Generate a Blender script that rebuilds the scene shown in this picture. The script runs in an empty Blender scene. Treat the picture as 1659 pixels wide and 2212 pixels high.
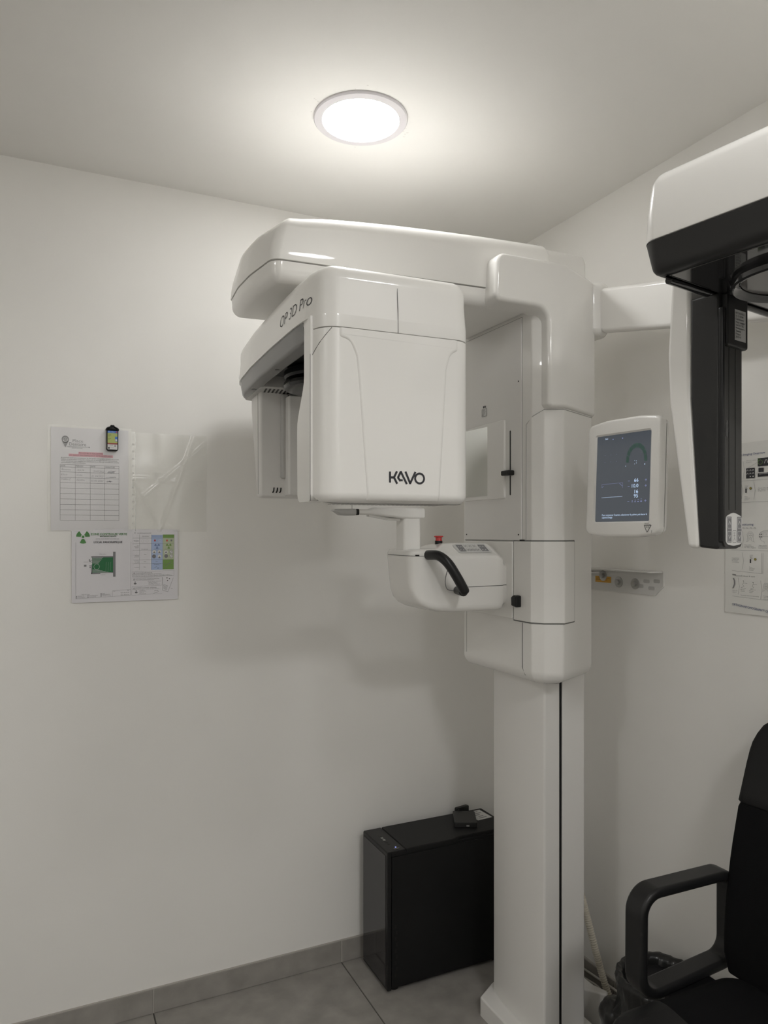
import bpy, bmesh, math, random
from mathutils import Vector, Matrix
random.seed(3)
sc = bpy.context.scene
COL = sc.collection
R = math.radians

# ------------------------------------------------------------------ camera
cam = bpy.data.cameras.new('camera')
cam.sensor_fit = 'VERTICAL'
cam.sensor_height = 36.0
cam.lens = 36.0 * 1573 / 2212
cam.shift_y = 45 / 2212
cam.clip_start = 0.02
camo = bpy.data.objects.new('camera', cam)
COL.objects.link(camo)
camo.location = (0, 0, 1.448)
camo.rotation_euler = (R(90), 0, R(-25.3))
sc.camera = camo

# ------------------------------------------------------------------ light
LAMP_STRENGTH = (44.0, 34.0, 44.0, 43.0)                         # two round LED downlights, then two added fill lamps, built further down
LAMPS = [(.737, 1.697, 1), (.95, .44, 1), (-1.25, .50, 1.38), (.60, -.62, 1.88)]     # x, y, size; the last two are unseen, added to brighten the room
w = bpy.data.worlds.new('world')
sc.world = w
w.use_nodes = True
w.node_tree.nodes['Background'].inputs[0].default_value = (.02, .02, .02, 1)
w.node_tree.nodes['Background'].inputs[1].default_value = 1.0
sc.cycles.max_bounces = 16
sc.cycles.diffuse_bounces = 12
sc.view_settings.view_transform = 'Standard'
sc.view_settings.look = 'None'
sc.view_settings.gamma = 1
sc.view_settings.use_curve_mapping = False
sc.view_settings.exposure = 0.12

# ------------------------------------------------------------------ materials
def mat(name, col, rough=.5, spec=.5, coat=0, metal=0, noise=0, nscale=40, bump=0, bscale=300, emit=None, estr=0):
    m = bpy.data.materials.new(name)
    m.use_nodes = True
    nt = m.node_tree
    b = nt.nodes['Principled BSDF']
    b.inputs['Base Color'].default_value = (*col, 1)
    b.inputs['Roughness'].default_value = rough
    b.inputs['Specular IOR Level'].default_value = spec
    b.inputs['Metallic'].default_value = metal
    b.inputs['Coat Weight'].default_value = coat
    b.inputs['Coat Roughness'].default_value = .035
    if emit:
        b.inputs['Emission Color'].default_value = (*emit, 1)
        b.inputs['Emission Strength'].default_value = estr
    if noise or bump:
        tc = nt.nodes.new('ShaderNodeTexCoord')
    if noise:
        n = nt.nodes.new('ShaderNodeTexNoise')
        n.inputs['Scale'].default_value = nscale
        n.inputs['Detail'].default_value = 6
        nt.links.new(tc.outputs['Object'], n.inputs['Vector'])
        r = nt.nodes.new('ShaderNodeValToRGB')
        r.color_ramp.elements[0].position = .3
        r.color_ramp.elements[1].position = .7
        r.color_ramp.elements[0].color = (*[max(0, c * (1 - noise)) for c in col], 1)
        r.color_ramp.elements[1].color = (*[min(1, c * (1 + noise)) for c in col], 1)
        nt.links.new(n.outputs['Fac'], r.inputs['Fac'])
        nt.links.new(r.outputs['Color'], b.inputs['Base Color'])
    if bump:
        n2 = nt.nodes.new('ShaderNodeTexNoise')
        n2.inputs['Scale'].default_value = bscale
        n2.inputs['Detail'].default_value = 4
        nt.links.new(tc.outputs['Object'], n2.inputs['Vector'])
        bp = nt.nodes.new('ShaderNodeBump')
        bp.inputs['Strength'].default_value = bump
        bp.inputs['Distance'].default_value = .002
        nt.links.new(n2.outputs['Fac'], bp.inputs['Height'])
        nt.links.new(bp.outputs['Normal'], b.inputs['Normal'])
    return m

WALL = mat('wall_paint', (.84, .83, .805), .85, .3, noise=.012, nscale=3, bump=.05, bscale=220)
CEIL = mat('ceiling_paint', (.82, .81, .785), .9, .25, noise=.012, nscale=3)
WHITE = mat('white_plastic', (.80, .79, .765), .30, .4, coat=.55)
WHITE2 = mat('white_painted_metal', (.76, .75, .73), .38, .5)
SEAM = mat('seam_gasket', (.16, .16, .155), .6)
SEAML = mat('light_seam', (.36, .36, .35), .6)
GREY = mat('grey_plastic', (.50, .495, .48), .35, .5)
DISCGREY = mat('dark_disc_plastic', (.028, .028, .028), .22, .4)
BANDSHADE = mat('band_shaded_plastic', (.17, .17, .166), .25, .5)  # whitish band, with the shade beside the tube head put into its colour
MIDGREY = mat('glossy_grey_panel', (.055, .055, .056), .10, .5, coat=.3)
BLACK = mat('black_plastic', (.010, .010, .0105), .38, .35)
BLACKSOFT = mat('soft_black_grip', (.0125, .0125, .0130), .36, .4)
GLOSSBLACK = mat('gloss_black_plastic', (.022, .022, .023), .05, .6, coat=.4)
CHARCOAL = mat('charcoal_plastic', (.020, .020, .020), .40, .4)
DARKFACE = mat('dark_grey_face', (.036, .035, .034), .38, .4)
MIRROR = mat('mirror_glass', (.80, .82, .80), .02, .5, metal=1)
INK = mat('black_ink', (.03, .03, .035), .7)
INKG = mat('grey_ink', (.22, .22, .23), .7)
INKL = mat('light_grey_ink', (.45, .45, .46), .7)
INKB = mat('navy_ink', (.045, .07, .20), .7)
PEN = mat('pen_ink', (.10, .10, .14), .7)
PAPER = mat('white_paper', (.74, .73, .76), .8, .2)
PAPER2 = mat('matte_poster_paper', (.74, .735, .71), .8, .2)
GREEN = mat('green_print', (.10, .26, .09), .8)
DKGREEN = mat('dark_green_print', (.035, .17, .07), .8)
OLIVE = mat('olive_green_print', (.20, .34, .10), .8)
PALEBLUE = mat('pale_blue_print', (.42, .52, .74), .8)
MIDBLUE = mat('blue_print', (.08, .20, .55), .8)
RED = mat('red_print', (.55, .06, .05), .7)
PINK = mat('pink_highlighter', (.78, .33, .40), .8)
LIME = mat('lime_label', (.42, .48, .16), .6)
LABELW = mat('label_white', (.66, .66, .65), .5)
ORANGE = mat('orange_label', (.66, .36, .06), .6)
YELLOW = mat('yellow_print', (.6, .5, .08), .7)
STEEL = mat('zinc_steel', (.48, .48, .47), .38, metal=.85)
BRACKET = mat('bracket_grey_paint', (.66, .655, .64), .5)
REDB = mat('red_button', (.52, .035, .035), .35, coat=.3)
TILE = mat('grey_floor_tile', (.30, .285, .265), .5, .4, noise=.16, nscale=14, bump=.10, bscale=180)
GROUT = mat('grey_grout', (.115, .11, .10), .9)
LGROUT = mat('light_grout', (.42, .40, .37), .9)
FABRIC = mat('black_mesh_fabric', (.0045, .0045, .005), .9, .15, bump=.35, bscale=900)
LEATHER = mat('black_leatherette', (.0075, .0075, .0078), .55, .3, bump=.12, bscale=500)
BAG = mat('black_bin_bag', (.010, .010, .010), .30, .4, coat=.15)
PCBODY = mat('black_powder_coat', (.0075, .0075, .0078), .5, .3)
PCGLASS = mat('dark_tinted_panel', (.022, .021, .023), .10, .55)
CABLEW = mat('white_cable', (.62, .60, .56), .5)
HOSE = mat('ivory_corrugated_hose', (.66, .62, .53), .5)
LED = mat('blue_led', (.2, .2, .5), .5, emit=(.3, .35, 1), estr=1.2)
GREENSCREEN = mat('screen_green', (.03, .06, .05), .3, emit=(.03, .06, .05), estr=.6)
SCREEN = mat('lcd_screen', (.02, .022, .03), .12, .5, emit=(.068, .077, .088), estr=.75)
SCREENT = mat('screen_bright_text', (.3, .4, .5), .4, emit=(.55, .70, .95), estr=.75)
SCREEND = mat('screen_dim_text', (.1, .12, .2), .4, emit=(.14, .16, .30), estr=.9)

def plastic_film(name, a, rough):
    m = bpy.data.materials.new(name)
    m.use_nodes = True
    nt = m.node_tree
    nt.nodes.remove(nt.nodes['Principled BSDF'])
    out = nt.nodes['Material Output']
    t = nt.nodes.new('ShaderNodeBsdfTransparent')
    t.inputs[0].default_value = (.985, .985, .975, 1)
    g = nt.nodes.new('ShaderNodeBsdfGlossy')
    g.inputs['Roughness'].default_value = rough
    g.inputs[0].default_value = (.9, .9, .9, 1)
    d = nt.nodes.new('ShaderNodeBsdfDiffuse')
    d.inputs[0].default_value = (.8, .8, .77, 1)
    x = nt.nodes.new('ShaderNodeMixShader')
    y = nt.nodes.new('ShaderNodeMixShader')
    x.inputs[0].default_value = a
    y.inputs[0].default_value = .10
    nt.links.new(t.outputs[0], y.inputs[1])
    nt.links.new(d.outputs[0], y.inputs[2])
    nt.links.new(y.outputs[0], x.inputs[1])
    nt.links.new(g.outputs[0], x.inputs[2])
    nt.links.new(x.outputs[0], out.inputs[0])
    return m
FILM = plastic_film('clear_plastic_film', .07, .22)

# ------------------------------------------------------------------ helpers
def root_of(o):
    while o.parent:
        o = o.parent
    return o

def empty(name, loc, label, cat, group=None):
    o = bpy.data.objects.new(name, None)
    o.empty_display_size = .05
    COL.objects.link(o)
    o.location = loc
    o['label'] = label
    o['category'] = cat
    if group:
        o['group'] = group
    return o

def obj(name, bm, m, parent=None, angle=32, wn=True, smooth=True, label=None, recalc=True, loc=None):
    """link a bmesh given in world coordinates as one object"""
    if recalc:
        bmesh.ops.recalc_face_normals(bm, faces=bm.faces[:])
    org = Vector((0, 0, 0))
    if parent:
        org = Vector(root_of(parent).location)
    elif loc:
        org = Vector(loc)
    if org.length > 0:
        bmesh.ops.translate(bm, verts=bm.verts[:], vec=-org)
    me = bpy.data.meshes.new(name)
    bm.to_mesh(me)
    bm.free()
    if isinstance(m, (list, tuple)):
        for x in m:
            me.materials.append(x)
    else:
        me.materials.append(m)
    if smooth:
        me.shade_smooth()
        me.set_sharp_from_angle(angle=R(angle))
    o = bpy.data.objects.new(name, me)
    COL.objects.link(o)
    if parent:
        o.parent = parent
    else:
        o.location = org
    if wn and smooth:
        md = o.modifiers.new('weighted', 'WEIGHTED_NORMAL')
        md.keep_sharp = True
    if label:
        o['label'] = label
    return o

def tag(o, label=None, cat=None, group=None, kind=None):
    if label: o['label'] = label
    if cat: o['category'] = cat
    if group: o['group'] = group
    if kind: o['kind'] = kind
    return o

I3 = lambda u, v, w: Vector((u, v, w))
XZ = lambda u, v, w: Vector((u, w, v))          # profile in x,z extruded along y

def area2(p):
    return sum(p[i][0] * p[(i + 1) % len(p)][1] - p[(i + 1) % len(p)][0] * p[i][1] for i in range(len(p)))

def fillet(pts, r=.01, n=6):
    """closed polygon with rounded corners; a point may carry its own radius as third value"""
    if area2(pts) < 0:
        pts = pts[::-1]
    out = []
    N = len(pts)
    for i in range(N):
        p = Vector(pts[i][:2]); a = Vector(pts[i - 1][:2]); b = Vector(pts[(i + 1) % N][:2])
        rr = pts[i][2] if len(pts[i]) > 2 else r
        d1 = (a - p); d2 = (b - p)
        l1, l2 = d1.length, d2.length
        d1.normalize(); d2.normalize()
        ang = d1.angle(d2)
        if rr <= 1e-6 or ang > R(178.5):
            out.append((p.x, p.y)); continue
        t = rr / math.tan(ang / 2)
        t = min(t, l1 * .49, l2 * .49)
        rr = t * math.tan(ang / 2)
        c = p + (d1 + d2).normalized() * (rr / math.sin(ang / 2))
        s = p + d1 * t; e = p + d2 * t
        a0 = math.atan2(s.y - c.y, s.x - c.x); a1 = math.atan2(e.y - c.y, e.x - c.x)
        da = a1 - a0
        while da > math.pi: da -= 2 * math.pi
        while da < -math.pi: da += 2 * math.pi
        k = max(2, int(n * abs(da) / (math.pi / 2) + .5))
        for j in range(k + 1):
            aa = a0 + da * j / k
            out.append((c.x + rr * math.cos(aa), c.y + rr * math.sin(aa)))
    return out

def offset(poly, d):
    """inset a CCW polygon by d"""
    if abs(d) < 1e-9:
        return list(poly)
    N = len(poly)
    out = []
    for i in range(N):
        p = Vector(poly[i]); a = Vector(poly[i - 1]); b = Vector(poly[(i + 1) % N])
        e1 = (p - a); e2 = (b - p)
        if e1.length < 1e-9: e1 = e2
        if e2.length < 1e-9: e2 = e1
        e1.normalize(); e2.normalize()
        n1 = Vector((-e1.y, e1.x)); n2 = Vector((-e2.y, e2.x))
        n = n1 + n2
        if n.length < 1e-6: n = n1.copy()
        n.normalize()
        k = max(.35, n.dot(n1))
        q = p + n * (d / k)
        out.append((q.x, q.y))
    return out

def prof(z0, z1, r0=0, r1=0, n=5):
    """profile of (height, inset) with rounded ends"""
    o = []
    if r0 > 0:
        for k in range(n + 1):
            a = k / n * math.pi / 2
            o.append((z0 + r0 * (1 - math.sin(a)) if False else z0 + r0 * (1 - math.cos(a)), r0 * (1 - math.sin(a))))
    else:
        o.append((z0, 0))
    if r1 > 0:
        for k in range(n + 1):
            a = k / n * math.pi / 2
            o.append((z1 - r1 * (1 - math.sin(a)), r1 * (1 - math.cos(a))))
    else:
        o.append((z1, 0))
    return o

def add_rings(bm, rings, cap0=True, cap1=True, closed=True):
    vs = [[bm.verts.new(p) for p in r] for r in rings]
    n = len(vs[0])
    for a, b in zip(vs[:-1], vs[1:]):
        for i in range(n if closed else n - 1):
            j = (i + 1) % n
            bm.faces.new((a[i], a[j], b[j], b[i]))
    if cap0: bm.faces.new(vs[0][::-1])
    if cap1: bm.faces.new(vs[-1])
    return vs

def shell(bm, outline, pr, mp=I3):
    if area2(outline) < 0:
        outline = outline[::-1]
    rings = []
    for z, d in pr:
        rings.append([mp(u, v, z) for u, v in offset(outline, d)])
    add_rings(bm, rings)
    return bm

def shellobj(name, outline, pr, m, parent, mp=I3, cuts=(), clip=None, **k):
    if cuts:
        bm = shell(bmesh.new(), outline, pr)
        for c in cuts:
            bmesh.ops.bisect_plane(bm, geom=bm.verts[:] + bm.edges[:] + bm.faces[:], plane_co=(0, c, 0), plane_no=(0, 1, 0))
        if clip:
            for c, sg in ((clip[0], -1), (clip[1], 1)):
                bmesh.ops.bisect_plane(bm, geom=bm.verts[:] + bm.edges[:] + bm.faces[:], plane_co=(0, c, 0), plane_no=(0, sg, 0), clear_outer=True)
        for v in bm.verts: v.co = mp(*v.co)
        return obj(name, bm, m, parent, **k)
    return obj(name, shell(bmesh.new(), outline, pr, mp), m, parent, **k)

def rect(x0, y0, x1, y1):
    return [(x0, y0), (x1, y0), (x1, y1), (x0, y1)]

def box(bm, x0, x1, y0, y1, z0, z1, r=.003, mp=I3, rc=None):
    rc = r if rc is None else rc
    return shell(bm, fillet(rect(x0, y0, x1, y1), max(rc, r + 1e-4), 3), prof(z0, z1, r, r, 2), mp)

def boxobj(name, x0, x1, y0, y1, z0, z1, m, parent=None, r=.003, mp=I3, rc=None, **k):
    return obj(name, box(bmesh.new(), x0, x1, y0, y1, z0, z1, r, mp, rc), m, parent, **k)

def smooth_path(pts, n=8):
    """Catmull-Rom through points"""
    P = [Vector(p) for p in pts]
    P = [P[0] * 2 - P[1]] + P + [P[-1] * 2 - P[-2]]
    out = []
    for i in range(1, len(P) - 2):
        for k in range(n):
            t = k / n
            a, b, c, d = P[i - 1], P[i], P[i + 1], P[i + 2]
            out.append(.5 * ((2 * b) + (c - a) * t + (2 * a - 5 * b + 4 * c - d) * t * t + (3 * b - a - 3 * c + d) * t ** 3))
    out.append(P[-2].copy())
    return out

def tube(bm, pts, r, n=8, cap=True):
    P = [Vector(p) for p in pts]
    rr = r if callable(r) else (lambda i: r)
    t0 = (P[1] - P[0]).normalized()
    up = Vector((0, 0, 1)) if abs(t0.z) < .9 else Vector((1, 0, 0))
    nrm = (up - t0 * up.dot(t0)).normalized()
    rings = []
    for i, p in enumerate(P):
        if i == 0: t = P[1] - P[0]
        elif i == len(P) - 1: t = P[-1] - P[-2]
        else: t = (P[i + 1] - P[i]).normalized() + (P[i] - P[i - 1]).normalized()
        t.normalize()
        nrm = (nrm - t * nrm.dot(t)).normalized()
        b = t.cross(nrm)
        q = rr(i)
        rings.append([p + (nrm * math.cos(a) + b * math.sin(a)) * q for a in [2 * math.pi * k / n for k in range(n)]])
    add_rings(bm, rings, cap, cap)
    return bm

def seam(name, pts, parent, r=.0009, m=None):
    return obj(name, tube(bmesh.new(), pts, r, 6), m or SEAM, parent, wn=False)

def lathe(bm, c, pr, n=32, axis='z', wob=None):
    """pr: (radius, height) list around axis through c"""
    rings = []
    for r, h in pr:
        ring = []
        for k in range(n):
            a = 2 * math.pi * k / n
            q = r * (wob(a, h) if wob else 1)
            if axis == 'z': p = (c[0] + q * math.cos(a), c[1] + q * math.sin(a), c[2] + h)
            elif axis == 'x': p = (c[0] + h, c[1] + q * math.cos(a), c[2] + q * math.sin(a))
            else: p = (c[0] + q * math.cos(a), c[1] + h, c[2] + q * math.sin(a))
            ring.append(Vector(p))
        rings.append(ring)
    add_rings(bm, rings)
    return bm

def quad(bm, fn, u0, v0, u1, v1):
    bm.faces.new([bm.verts.new(fn(u, v)) for u, v in ((u0, v0), (u1, v0), (u1, v1), (u0, v1))])

def line(bm, fn, u0, v0, u1, v1, t):
    d = Vector((u1 - u0, v1 - v0))
    if d.length < 1e-9: return
    d.normalize()
    n = Vector((-d.y, d.x)) * t / 2
    bm.faces.new([bm.verts.new(fn(a, b)) for a, b in ((u0 - n.x, v0 - n.y), (u1 - n.x, v1 - n.y), (u1 + n.x, v1 + n.y), (u0 + n.x, v0 + n.y))])

def stroke(bm, fn, pts, t):
    for a, b in zip(pts[:-1], pts[1:]):
        line(bm, fn, a[0], a[1], b[0], b[1], t)

def polyf(bm, fn, pts):
    bm.faces.new([bm.verts.new(fn(u, v)) for u, v in pts])

def disc(bm, fn, u, v, r, n=20, r2=None):
    polyf(bm, fn, [(u + r * math.cos(2 * math.pi * k / n), v + (r2 or r) * math.sin(2 * math.pi * k / n)) for k in range(n)])

def ring2(bm, fn, u, v, r0, r1, n=24, a0=0, a1=2 * math.pi):
    for k in range(n):
        p = [a0 + (a1 - a0) * j / n for j in (k, k + 1)]
        polyf(bm, fn, [(u + r * math.cos(a), v + r * math.sin(a)) for r, a in ((r0, p[0]), (r1, p[0]), (r1, p[1]), (r0, p[1]))])

def text(bm, fn, s, u, v, size, width=None, align='L', thin=0, res=2, shear=0):
    """lettering as flat mesh; width squeezes the line to a measured length"""
    cu = bpy.data.curves.new('t', 'FONT')
    cu.body = s
    cu.size = size
    cu.resolution_u = res
    cu.offset = thin
    cu.shear = shear
    o = bpy.data.objects.new('t', cu)
    me = bpy.data.meshes.new_from_object(o)
    if me is None or not me.vertices:
        bpy.data.objects.remove(o); return
    xs = [q.co.x for q in me.vertices]
    x0, x1 = min(xs), max(xs)
    k = (width / (x1 - x0)) if width else 1
    wtot = (x1 - x0) * k
    du = {'L': 0, 'C': -wtot / 2, 'R': -wtot}[align]
    vs = [bm.verts.new(fn(u + du + (q.co.x - x0) * k, v + q.co.y)) for q in me.vertices]
    for f in me.polygons:
        try: bm.faces.new([vs[i] for i in f.vertices])
        except ValueError: pass
    bpy.data.objects.remove(o)
    bpy.data.curves.remove(cu)
    bpy.data.meshes.remove(me)

STUFF = ('print', 'text', 'symbols', 'arrows', 'icons', 'handwriting', 'icon_marks', 'icon_discs', 'hatching', 'walls', 'dental_arch', 'details', 'icon', 'lettering', 'circles', 'blades', 'highlighter', 'emblem', 'logo', 'triangle', 'column', 'symbol', 'white_print')
def flat(name, bm, m, parent, **k):
    o = flat_(name, bm, m, parent, **k)
    if name.endswith(STUFF): o['kind'] = 'stuff'
    return o

def flat_(name, bm, m, parent, **k):
    return obj(name, bm, m, parent, smooth=False, wn=False, recalc=False, **k)

def gridsheet(name, u0, u1, v0, v1, nu, nv, fn, m, parent, dz=lambda u, v: 0, **k):
    bm = bmesh.new()
    vs = [[bm.verts.new(fn(u0 + (u1 - u0) * i / nu, v0 + (v1 - v0) * j / nv, dz(i / nu, j / nv))) for i in range(nu + 1)] for j in range(nv + 1)]
    for j in range(nv):
        for i in range(nu):
            bm.faces.new((vs[j][i], vs[j][i + 1], vs[j + 1][i + 1], vs[j + 1][i]))
    return obj(name, bm, m, parent, wn=False, recalc=False, angle=80, **k)

# ------------------------------------------------------------------ room
X0, X1, Y0, Y1, H = -1.85, 1.60, -1.15, 2.288, 2.5
def slab(name, x0, x1, y0, y1, z0, z1, m):
    bm = bmesh.new()
    bmesh.ops.create_cube(bm, size=1)
    for v in bm.verts:
        v.co = Vector((x0 + (v.co.x + .5) * (x1 - x0), y0 + (v.co.y + .5) * (y1 - y0), z0 + (v.co.z + .5) * (z1 - z0)))
    return tag(obj(name, bm, m, smooth=False, wn=False), kind='structure')
slab('wall_back', X0 - .1, X1 + .1, Y1, Y1 + .1, -.05, H + .05, WALL)
slab('wall_right', X1, X1 + .1, Y0 - .1, Y1, -.05, H + .05, WALL)
slab('wall_left', X0 - .1, X0, Y0 - .1, Y1, -.05, H + .05, WALL)
slab('wall_front', X0, X1, Y0 - .1, Y0, -.05, H + .05, WALL)
ceil = slab('ceiling', X0, X1, Y0, Y1, H, H + .05, CEIL)
floor = slab('floor', X0, X1, Y0, Y1, -.05, -.003, GROUT)

# floor tiles: 0.61 m pitch, joints at x = .310 + k*.61
tile_me = None
pitch = .61
xs = [.310 + k * pitch for k in range(-3, 4)]
ys = [1.722 + k * pitch for k in range(-6, 2)]
for x in xs:
    for y in ys:
        a0, a1 = max(x, X0), min(x + pitch, X1)
        b0, b1 = max(y, Y0), min(y + pitch, Y1)
        if a1 - a0 < .03 or b1 - b0 < .03: continue
        g = .002
        o = boxobj('floor_tile', a0 + g, a1 - g, b0 + g, b1 - g, -.012, 0, TILE, floor, r=.0012)
        o.data.materials[0] = TILE

# skirting tiles along both visible walls
def skirting(name, n, place):
    bm = bmesh.new()
    return bm
bb = slab('baseboard_back', X0, X1, Y1 - .007, Y1, 0, .074, LGROUT)
br = slab('baseboard_right', X1 - .007, X1, Y0, Y1 - .007, 0, .074, LGROUT)
for x in xs:
    a0, a1 = max(x, X0), min(x + pitch, X1 - .009)
    if a1 - a0 > .03:
        boxobj('skirting_tile', a0 + .0025, a1 - .0025, Y1 - .0095, Y1 - .003, .001, .0725, TILE, bb, r=.0012)
for y in [1.716 + k * pitch for k in range(-5, 2)]:
    b0, b1 = max(y, Y0), min(y + pitch, Y1 - .010)
    if b1 - b0 > .03:
        boxobj('skirting_tile', X1 - .0095, X1 - .003, b0 + .0025, b1 - .0025, .001, .0725, TILE, br, r=.0012)

# faint scuff marks on the ceiling around the visible lamp
bm = bmesh.new()
for k in range(15):
    a = random.choice([.5, .8, 1.1, 1.35, 1.6, 3.05, 3.3, 2.4, -.05, .15, 4.1, 4.5]) + random.uniform(-.12, .12)
    rr = random.uniform(.124, .142)
    disc(bm, lambda u, v: Vector((LAMPS[0][0] + u, LAMPS[0][1] + v, H - .0006)), rr * math.cos(a), rr * math.sin(a), random.uniform(.0012, .003), 8, random.uniform(.0008, .002))
o = flat('scuff_mark', bm, mat('scuff_grey', (.68, .665, .64), .9), ceil)
o['kind'] = 'stuff'

# ------------------------------------------------------------------ ceiling lights
def lampmat(s):
    m = bpy.data.materials.new('led_diffuser')
    m.use_nodes = True
    b = m.node_tree.nodes['Principled BSDF']
    b.inputs['Base Color'].default_value = (.8, .8, .8, 1)
    b.inputs['Emission Color'].default_value = (1.0, .993, .98, 1)
    b.inputs['Emission Strength'].default_value = s
    return m
TRIM = mat('lamp_trim_white', (.66, .64, .66), .5)
for i, (lx, ly, k_) in enumerate(LAMPS):
    if LAMP_STRENGTH[i] <= 0: continue
    L = empty('ceiling_light', (lx, ly, H), ['round white ceiling downlight, lit, above the x-ray machine',
                                           'second round ceiling downlight, nearer the camera and above the cephalometric head',
                                           'unseen round fill lamp, added over the left part of the room',
                                           'unseen large round fill lamp, added behind the camera'][i], 'light')
    bm = bmesh.new()
    P = [(.097, 0), (.119, 0), (.1195, -.004), (.117, -.007), (.098, -.0078), (.097, -.005)]
    n = 64
    rings = [[Vector((lx + k_ * r * math.cos(2 * math.pi * k / n), ly + k_ * r * math.sin(2 * math.pi * k / n), H + h)) for k in range(n)] for r, h in P]
    rings.append(rings[0])
    vs = [[bm.verts.new(p) for p in r] for r in rings[:-1]]
    vs.append(vs[0])
    for a, b in zip(vs[:-1], vs[1:]):
        for k in range(n):
            j = (k + 1) % n
            bm.faces.new((a[k], a[j], b[j], b[k]))
    obj('trim_ring', bm, TRIM, L, angle=40)
    bm = bmesh.new()
    disc(bm, lambda u, v: Vector((lx + u, ly + v, H - .0062)), 0, 0, .0968 * k_, 48)
    bmesh.ops.reverse_faces(bm, faces=bm.faces[:])
    flat('diffuser', bm, lampmat(LAMP_STRENGTH[i]), L)

# ================================================================== panoramic x-ray machine
MC = empty('dental_xray_machine', (1.32, 1.75, 0), 'white floor-standing panoramic dental x-ray machine with tall column and touch screen', 'x-ray machine')

# --- base plate and column
bp = shellobj('base_plate', fillet([(1.195, 1.60, .012), (1.195, 1.855, .012), (1.27, 1.90, .02), (1.42, 1.90, .01), (1.42, 1.60, .01)], .01, 5), prof(0, .055, 0, .006, 4), WHITE2, MC)
shellobj('rear_cover', fillet([(1.40, 1.73), (1.44, 1.715), (1.457, 1.692), (1.495, 1.643), (1.512, 1.655), (1.495, 1.70), (1.495, 1.87), (1.40, 1.87)], .006, 3), prof(0, .10, 0, .006, 3), WHITE2, bp)
arc = []
for k in range(13):
    y = 1.617 + (1.866 - 1.617) * k / 12
    arc.append((1.251 - .014 * (1 - ((y - 1.7415) / .1245) ** 2), y, 0))
colpoly = arc[::-1]                                     # far to near along the front
colpoly = [(p[0], p[1], .008 if i in (0, 12) else 0) for i, p in enumerate(colpoly)]
colpoly += [(1.3020, 1.617, .001), (1.3020, 1.632, .0005), (1.3120, 1.632, .0005), (1.3120, 1.617, .001), (1.392, 1.617, .006), (1.392, 1.866, .006)]
colm = shellobj('column', fillet(colpoly, .004, 4), [(.05, 0), (1.10, 0)], WHITE2, MC, angle=28)
boxobj('track_slot', 1.3022, 1.3118, 1.6195, 1.634, .056, 1.08, BLACK, colm, r=.0005)
# flared foot of the column cover
fl = []
for z, d in ((.0555, -.010), (.062, -.006), (.072, -.002), (.085, 0)):
    fl.append((z, d))
# --- carriage
V = [(1.18, 1.58), (1.20, 1.553), (1.247, 1.53), (1.41, 1.61)]
Vm = [(x, 3.5 - y) for x, y in V]
plan = V + [(1.425, 1.64)] + [(1.425, 1.86)] + Vm[::-1]
planf = fillet(plan, .012, 5)
pr = []
for k in range(9):
    a = k / 8 * math.pi / 2
    pr.append((1.046 + .034 * (1 - math.cos(a)), .030 * (1 - math.sin(a))))
pr += [(1.30, 0), (2.05, 0)]
car = shellobj('carriage', planf, pr, WHITE, MC, angle=50)
boxobj('rear_cap', 1.235, 1.412, 1.622, 1.878, 2.00, 2.237, WHITE, car, r=.022, rc=.025)

def facade(name, line_pts, t, z0, z1, m, parent, r=.0015, grow=0):
    """a cover that follows an open plan line, standing t proud of it"""
    L = [Vector(p) for p in line_pts]
    def off(d):
        o = []
        for i, p in enumerate(L):
            e = []
            if i > 0: e.append((p - L[i - 1]).normalized())
            if i < len(L) - 1: e.append((L[i + 1] - p).normalized())
            ns = [Vector((q.y, -q.x)) for q in e]
            n = sum(ns, Vector((0, 0))).normalized()
            o.append(p + n * (d / n.dot(ns[0])))
        return o
    out = off(t); inn = off(-.006)
    poly = [(p.x, p.y, .006 if 0 < i < len(out) - 1 else r) for i, p in enumerate(out)] + [(p.x, p.y, 0) for p in inn[::-1]]
    return shellobj(name, fillet(poly, 0, 4), prof(z0, z1, r, r, 3), m, parent)

# outward normal for a line running from the far side to the near side then to the rear
frontline = lambda y0, y1: [(1.18, y0), (1.18, y1)]
side_end = (1.3005, 1.5563)
facade('door_panel_gap', [(1.18, 1.660), V[0], V[1], V[2], (1.3045, 1.5583)], .0012, 1.2065, 1.4285, SEAM, car, r=.0005)
facade('door_panel', [(1.18, 1.656), V[0], V[1], V[2], side_end], .0035, 1.210, 1.425, WHITE, car)
facade('front_panel_gap', [(1.18, 1.9125), (1.18, 1.6205)], .0006, 1.425, 2.032, SEAML, car, r=.0003)
fp = facade('front_panel', [(1.18, 1.911), (1.18, 1.622)], .0030, 1.4275, 2.030, WHITE2, car)
XF = 1.1768
seam('door_edge_gap', [(1.3025, 1.5562, 1.2085), (1.3025, 1.5562, 1.4265)], car, .0016)
# seams
ring = offset(planf, -.0002)
seam('upper_seam', [(1.1795, 1.603, 1.43), (1.1795, 1.603, 1.738), (1.1815, 1.5772, 1.757), (1.2005, 1.5523, 1.773), (1.247, 1.5295, 1.773), (1.41, 1.6093, 1.773)], car, .0008, SEAML)
seam('skirt_seam', [(1.1797, 1.62, 1.205), (1.1797, 1.62, 1.085), (1.183, 1.612, 1.066), (1.195, 1.59, 1.0535)], car, .0012)
seam('skirt_seam', [(1.1797, 1.905, 1.425), (1.1797, 1.905, 1.085)], car, .0006, SEAML)
seam('cover_step', [(1.1795, 1.66, 1.4262), (1.1795, 1.91, 1.4262)], car, .0012, SEAML)

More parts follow.
